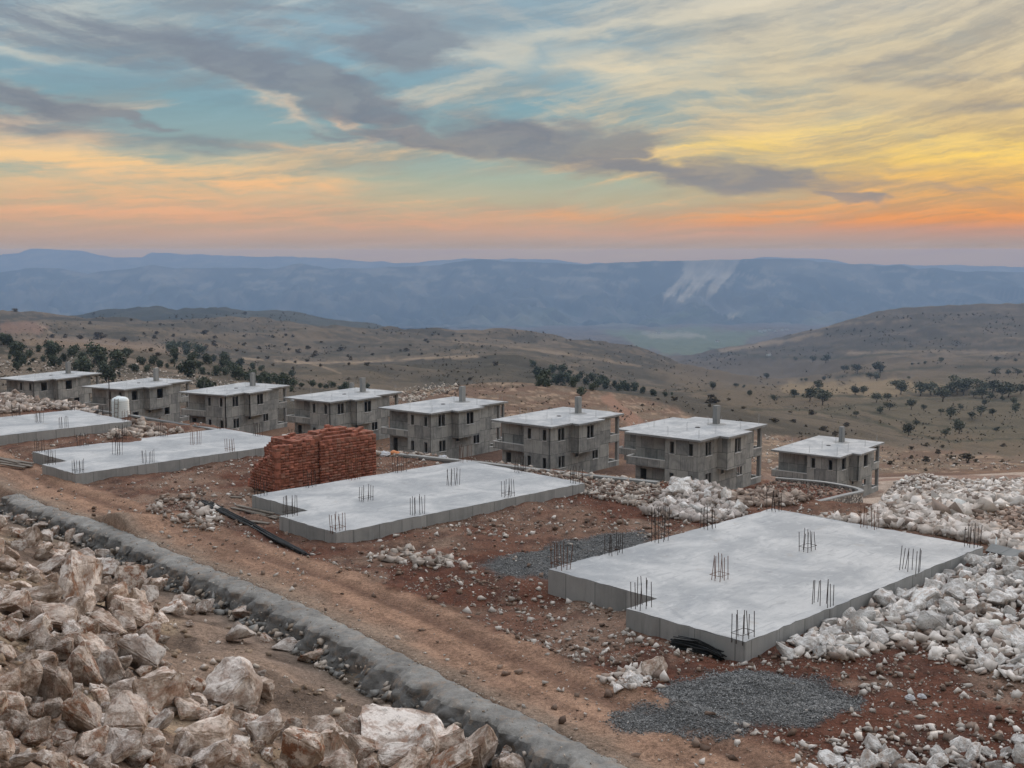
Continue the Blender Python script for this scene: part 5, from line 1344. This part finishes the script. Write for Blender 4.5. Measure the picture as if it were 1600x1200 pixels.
# ------------------------------------------------------------------ trees and shrubs
def crown_np(seed, lobes, leaves, size, squash, ca, cb, base):
    r = np.random.default_rng(seed); C0 = []
    for _ in range(lobes):
        th = r.uniform(0, 6.28); rr = r.uniform(0, .34); C0.append((rr*math.cos(th), rr*math.sin(th), base+(1-base)*r.uniform(.25, .72), r.uniform(.15, .27)))
    C0.append((0, 0, base+(1-base)*.52, .28)); C0 = np.array(C0)
    k = r.integers(0, len(C0), leaves); dr = r.normal(size=(leaves, 3)); dr /= np.linalg.norm(dr, axis=1)[:, None]
    rad = C0[k, 3]*(.55+.5*r.random(leaves)); P = C0[k, :3]+dr*rad[:, None]*np.array([1.1, 1.1, squash])
    n = dr+r.normal(size=(leaves, 3))*.55; n /= np.linalg.norm(n, axis=1)[:, None]
    t = np.cross(n, r.normal(size=(leaves, 3))); t /= np.linalg.norm(t, axis=1)[:, None]; b = np.cross(n, t)
    s = size*(.6+.8*r.random(leaves))[:, None]
    V = np.stack([P-t*s, P+b*s*.7, P+t*s, P-b*s*.7], 1).reshape(-1, 3); Fc = np.arange(leaves*4).reshape(-1, 4)
    q = np.clip(.5+.5*(r.random(len(C0))[k]-.5)*1.4+.3*(r.random(leaves)-.5), 0, 1)[:, None]
    col = np.array(ca)*(1-q)+np.array(cb)*q
    return V, Fc, np.repeat(col, 4, 0)
def trunk_mb(seed, base):
    rr = random.Random(seed); mb = MB(); top = Vector((rr.uniform(-.04,.04), rr.uniform(-.04,.04), base+.12)); mb.rod((0,0,-.06), top, .035, 6, .024)
    for _ in range(4):
        th = rr.uniform(0, 6.28); mb.rod(top, top+Vector((.22*math.cos(th), .22*math.sin(th), rr.uniform(.15,.34))), .018, 5, .006)
    return mb
OAKC = ((.044,.058,.045), (.112,.128,.092)); OLVC = ((.060,.066,.050), (.135,.138,.100)); DRYC = ((.055,.045,.034), (.13,.105,.075))
def tree_kind(n, seed, lobes, leaves, size, squash, cols, base):
    out = []
    for i in range(n):
        V, Fc, cc = crown_np(seed+i, lobes, leaves, size, squash, *cols, base); out.append((mesh_np('crown', V, Fc, M['leaf'], False, cc), trunk_mb(seed+i, base).mesh('trunk', M['bark'])))
    return out
OAK = tree_kind(6, 700, 10, 700, .055, 1.15, OAKC, -.16); OLIVE = tree_kind(6, 800, 9, 460, .048, .9, OLVC, .08)
BUSHM = [mesh_np('shrub', *crown_np(900+i, 6, 260, .075, .7, *DRYC, -.25)[:2], M['leaf'], False, crown_np(900+i, 6, 260, .075, .7, *DRYC, -.25)[2]) for i in range(4)]
def tree(kind, X, Y, w, lab, group, aspect=.95):
    p = hit(X, Y)
    if p is None or p.y < 150: return
    s = w*p.y/F
    if kind == 'shrub':
        o = link('shrub', random.choice(BUSHM), None, p); tag(o, lab, 'shrub', group)
    else:
        cr, tr = random.choice(OAK if kind == 'oak_tree' else OLIVE); o = empty(kind, p); tag(o, lab, 'tree', group)
        link('crown', cr, o); link('trunk', tr, o)
    o.rotation_euler.z = random.uniform(0, 6.28); o.scale = (s*1.15, s*1.15, s*1.15*aspect*random.uniform(.85, 1.1))
Z6 = [(20,280,70),(60,290,60),(85,340,90),(110,395,80),(150,410,60),(105,445,50),(180,370,50),(325,345,110),(345,410,80),(210,405,30),(190,465,30),(450,355,80),(520,380,60),(610,370,120),(620,405,60),(520,430,110),(720,400,120),(790,360,60),(890,410,60),(650,450,70),(840,455,60),(920,460,50),(1005,435,45),(1045,445,30),(690,500,110),(950,415,60),(1060,320,70),(1100,330,50),(1165,320,60),(1170,350,60),(1235,340,80),(1090,360,50),(1095,385,50),(1195,390,70),(1080,415,40),(1290,400,70),(1335,400,40),(1395,400,70),(1395,425,60),(1500,420,50),(1180,455,120),(1240,435,50),(1270,475,50),(1360,480,60),(1410,480,50),(1490,490,90),(1440,440,70),(1280,560,110),(1320,560,60),(1580,445,40),(1570,500,60),(270,400,40),(400,395,50),(560,455,60),(470,455,40),(770,420,50),(1130,470,50),(240,340,40),(130,330,50),(570,345,40)]
for x, y, w in Z6: tree('oak_tree', x/4, 460+y/4+w/8, w/4*1.12, 'dark evergreen oak among the oaks on the rocky slope behind the left houses' if x < 800 else 'dark oak in the thicket running down towards the third house', 'oaks behind the left houses')
Z6b = [(x+random.uniform(-70,70), y+random.uniform(-18,22), random.uniform(18,38)) for x, y, w in Z6 if w >= 60]
for x, y, w in Z6b: tree('oak_tree', x/4, 460+y/4+w/8, w/4*1.1, 'small rounded oak filling in between the bigger oaks behind the left houses', 'oaks behind the left houses')
Z7b = [(55,272,25),(103,282,40),(118,320,30),(130,335,50),(155,325,25),(187,320,20),(235,325,35),(288,318,40),(200,355,70),(240,365,80),(290,370,60),(60,340,80),(100,360,60),(345,385,30),(415,378,40),(457,390,30),(495,393,30),(530,382,40),(610,395,55),(740,395,35),(285,412,30),(580,405,30),(20,330,50),(150,360,60)]
for x, y, w in Z7b: tree('oak_tree', 380+x/3.81, 500+y/3.81+w/7.6, w/3.81*1.1, 'round dark oak in the row above the roofs left of the red mound', 'oaks above the roofs')
Z4a = [(65,395,20),(80,420,40),(100,440,50),(125,410,30),(160,415,30),(180,425,20),(215,432,22),(190,455,30),(245,437,28),(280,440,32),(290,460,30),(250,465,30),(320,460,20),(350,465,30),(365,470,25),(385,468,30),(410,478,22),(440,485,25),(480,492,15),(500,490,10),(215,482,30),(150,445,40),(130,440,30),(230,450,26),(85,450,34),(205,440,26),(335,470,24),(170,440,30),(110,455,30),(270,455,26)]
for x, y, w in Z4a: tree('oak_tree', 800+x/2, 370+y/2+w/4, w/2*1.1, 'dark oak in the isolated clump on the hollow beyond the middle houses', 'clump of oaks beyond the middle houses')
Z4b = [(627,462,26),(700,462,18),(743,487,22),(725,465,10),(795,433,20),(880,487,25),(905,445,10),(957,460,30),(975,440,15),(930,490,50),(970,488,50),(1040,410,28),(1080,410,35),(1140,435,30),(1120,432,25),(1200,455,40),(1240,440,12),(1270,395,8),(1340,383,22),(1290,392,14),(1250,397,12),(1150,402,50),(1515,380,18),(1575,385,14),(1100,475,25),(1075,480,30),(1215,470,45),(1275,470,55),(1310,470,50),(1345,485,60),(1390,455,55),(1430,450,50),(1465,460,50),(1500,465,50),(1550,470,60),(1590,470,40),(1510,420,30),(1550,420,26),(1580,420,26),(940,380,25),(980,380,30),(885,380,15),(1410,470,50),(1370,470,50),(1530,480,50),(1470,480,50)]
for x, y, w in Z4b: tree('olive_tree', 800+x/2, 370+y/2+w/4, w/2*1.1, 'grey-green tree in the dense belt on the far fields' if y > 440 else 'lone grey-green tree on the upper slope of the far fields', 'trees on the far fields', .8)
Z5 = [(303,218,35),(430,225,10),(403,215,18),(527,178,25),(458,245,22),(560,268,35),(645,250,40),(710,250,35),(760,262,80),(740,215,40),(768,190,18),(690,193,20),(895,238,40),(930,238,35),(985,265,50),(1030,265,40),(1000,315,45),(1040,300,45),(1130,295,50),(1180,310,30),(1290,330,60),(1335,305,30),(1385,340,40),(1420,320,50),(1470,325,40),(1435,290,35),(1565,310,50),(1330,385,70),(1150,372,35),(1120,398,60),(1275,410,40),(1485,398,30),(900,335,30),(1255,325,30),(1390,250,36),(1460,262,36),(1510,270,30),(1555,282,36)]
OLAB = {(1330,385,70): 'largest grey-green tree standing alone on the terraced field at right', (760,262,80): 'broad grey-green tree at the left of the terraced grove', (1290,330,60): 'round grey-green tree on the middle terrace of the grove', (303,218,35): 'single small tree on the bare spur above the lowest house'}
for x, y, w in Z5: tree('olive_tree', 1000+x/2.667, 520+y/2.667+w/5.3, w/2.667*1.05, OLAB.get((x, y, w), 'grey-green olive tree spaced out on the terraced fields at right'), 'olive trees on the terraced fields', .85)
Z5s = [(145,270,30),(75,272,15),(10,297,20),(430,305,25),(290,300,20),(385,320,15),(500,290,12),(715,325,40),(640,360,30),(560,355,40),(690,385,15),(765,390,40),(810,415,30),(860,378,30),(1130,475,25),(1190,520,35),(1130,512,25),(1315,540,28),(1360,505,60),(1045,538,28),(1190,567,20),(1510,530,20),(1260,470,20),(1195,460,25),(1240,490,30),(1305,512,30),(1400,527,25),(1365,535,20),(1515,463,25),(300,265,60),(370,272,20),(625,325,18)]
for x, y, w in Z5s: tree('shrub', 1000+x/2.667, 520+y/2.667+w/6, w/2.667*1.05, 'low dry shrub dotted over the brown slope behind the right houses', 'shrubs on the brown slope', .7)
Zh = [(155,525,18),(125,527,10),(82,525,8),(102,525,8),(245,520,7),(242,527,8),(271,524,7),(320,519,11),(335,537,10),(381,525,5),(381,538,7),(370,547,6),(250,507,5),(270,508,5),(205,500,5),(275,495,5),(141,505,6),(225,521,5),(335,527,5),(321,541,5),(235,547,8),(247,554,8),(194,531,9),(383,490,6),(77,487,4),(24,484,9)]
Zh += [(380+x/3.81, 500+y/3.81, w/3.81) for x, y, w in [(370,52,10),(465,130,20),(255,90,20),(295,97,20),(175,97,25),(95,165,25),(155,155,15),(185,155,15),(255,145,20),(270,175,20),(325,185,35),(385,165,30),(430,200,40),(415,215,20),(380,240,25),(580,170,30),(625,215,25),(640,230,25),(720,160,10),(770,205,20),(820,160,10),(935,180,18),(970,178,30),(985,208,20),(1063,200,20),(1055,178,10),(1160,212,15),(1085,120,25),(1100,130,20),(1165,85,15),(1125,90,15),(1250,85,20),(1300,95,15),(1265,120,15),(1285,128,10),(1420,158,18),(1405,195,10),(1440,225,12),(1450,110,10),(1500,205,12),(1505,262,35),(1210,267,15),(1240,307,12),(1350,350,30),(630,262,20),(735,262,35),(310,250,20),(145,225,25),(88,225,20),(240,240,20),(175,267,20),(460,270,25),(405,302,12),(435,332,12),(297,285,20),(625,350,20)]]
for x, y, w in Zh: tree('shrub', x, y+w*.3, w*1.15, 'small dark thorn bush scattered on the broad bare hill at left' if x < 640 else 'small dark thorn bush dotted on the smooth hill beyond the middle houses', 'bushes on the bare hills', .85)
# countless tiny scrub on the hills: one body of stuff
V, Fc, Cc = [], [], []; cnt = 0
sv, sf, scol = crown_np(77, 4, 16, .22, .7, *DRYC, -.2)
while cnt < 4200:
    X_, Y_ = random.uniform(-60, 1660), random.uniform(490, 735)
    if random.random() > sstep(.42, .62, fbm(np.array(X_/60), np.array(Y_/13), 5, 300)): continue
    p = hit(X_, Y_)
    if p is None or p.y < 215 or p.y > 3000: continue
    s = (1.6+3.6*random.random()**2)*p.y/F*(1.3 if p.y < 500 else 1); th = random.uniform(0, 6.28); c_, s_ = math.cos(th), math.sin(th)
    n = len(V)*len(sv); V.append(np.c_[(sv[:,0]*c_-sv[:,1]*s_)*s+p.x, (sv[:,0]*s_+sv[:,1]*c_)*s+p.y, sv[:,2]*s*.7+p.z]); Fc.append(sf+n); Cc.append(scol*random.uniform(.6, 1.2)); cnt += 1
o = link('scrub', mesh_np('scrub', np.concatenate(V), np.concatenate(Fc), M['leaf'], False, np.concatenate(Cc))); o['kind'] = 'stuff'
# far village
for k, (X_, Y_, w, h) in enumerate([(1188,519,6,4),(1196,518,5,4),(1204,517,6,4),(1212,518,5,3),(1222,517,6,4),(1230,516,5,3),(1030,521,7,3),(1201,556,6,4),(1121,535,5,3)]):
    p = hit(X_, Y_)
    if p is None: continue
    s = p.y/F; a, b, c = w*s/2, w*s*.4, h*s; hr = empty('village_house', (p.x, p.y, p.z-.5*s)); hr.rotation_euler.z = random.uniform(-.5, .5)
    tag(hr, 'tiny white house in the far valley village under the mountain' if k < 6 else ['white shed on the green valley fields', 'lone white house on the slope left of the far grove', 'small white house at the mouth of the valley'][k-6], 'house', 'far white houses')
    MB().box(-a, a, -b, b, 0, c).build('wall', M['sill'], hr)
    rf = MB(); rf.add([(-a*1.05,-b*1.1,c*1.01),(a*1.05,-b*1.1,c*1.01),(a*1.05,b*1.1,c*1.01),(-a*1.05,b*1.1,c*1.01),(-a*1.05,0,c*1.4),(a*1.05,0,c*1.4)], [(0,1,5,4),(2,3,4,5),(0,4,3),(1,2,5),(3,2,1,0)]); rf.build('roof', M['clay'] if False else M['timber'], hr)
scene.view_settings.view_transform = 'Standard'; scene.view_settings.look = 'None'
scene.view_settings.exposure = 0; scene.view_settings.gamma = 1
scene.render.engine = 'CYCLES'
cy = scene.cycles
cy.use_denoising = True
try: cy.denoiser = 'OPENIMAGEDENOISE'
except Exception: pass
cy.max_bounces = 4; cy.diffuse_bounces = 2; cy.glossy_bounces = 2; cy.volume_bounces = 0; cy.transparent_max_bounces = 8
scene.world.cycles.sampling_method = 'MANUAL'; scene.world.cycles.sample_map_resolution = 128
cy.use_adaptive_sampling = True; cy.adaptive_threshold = .02
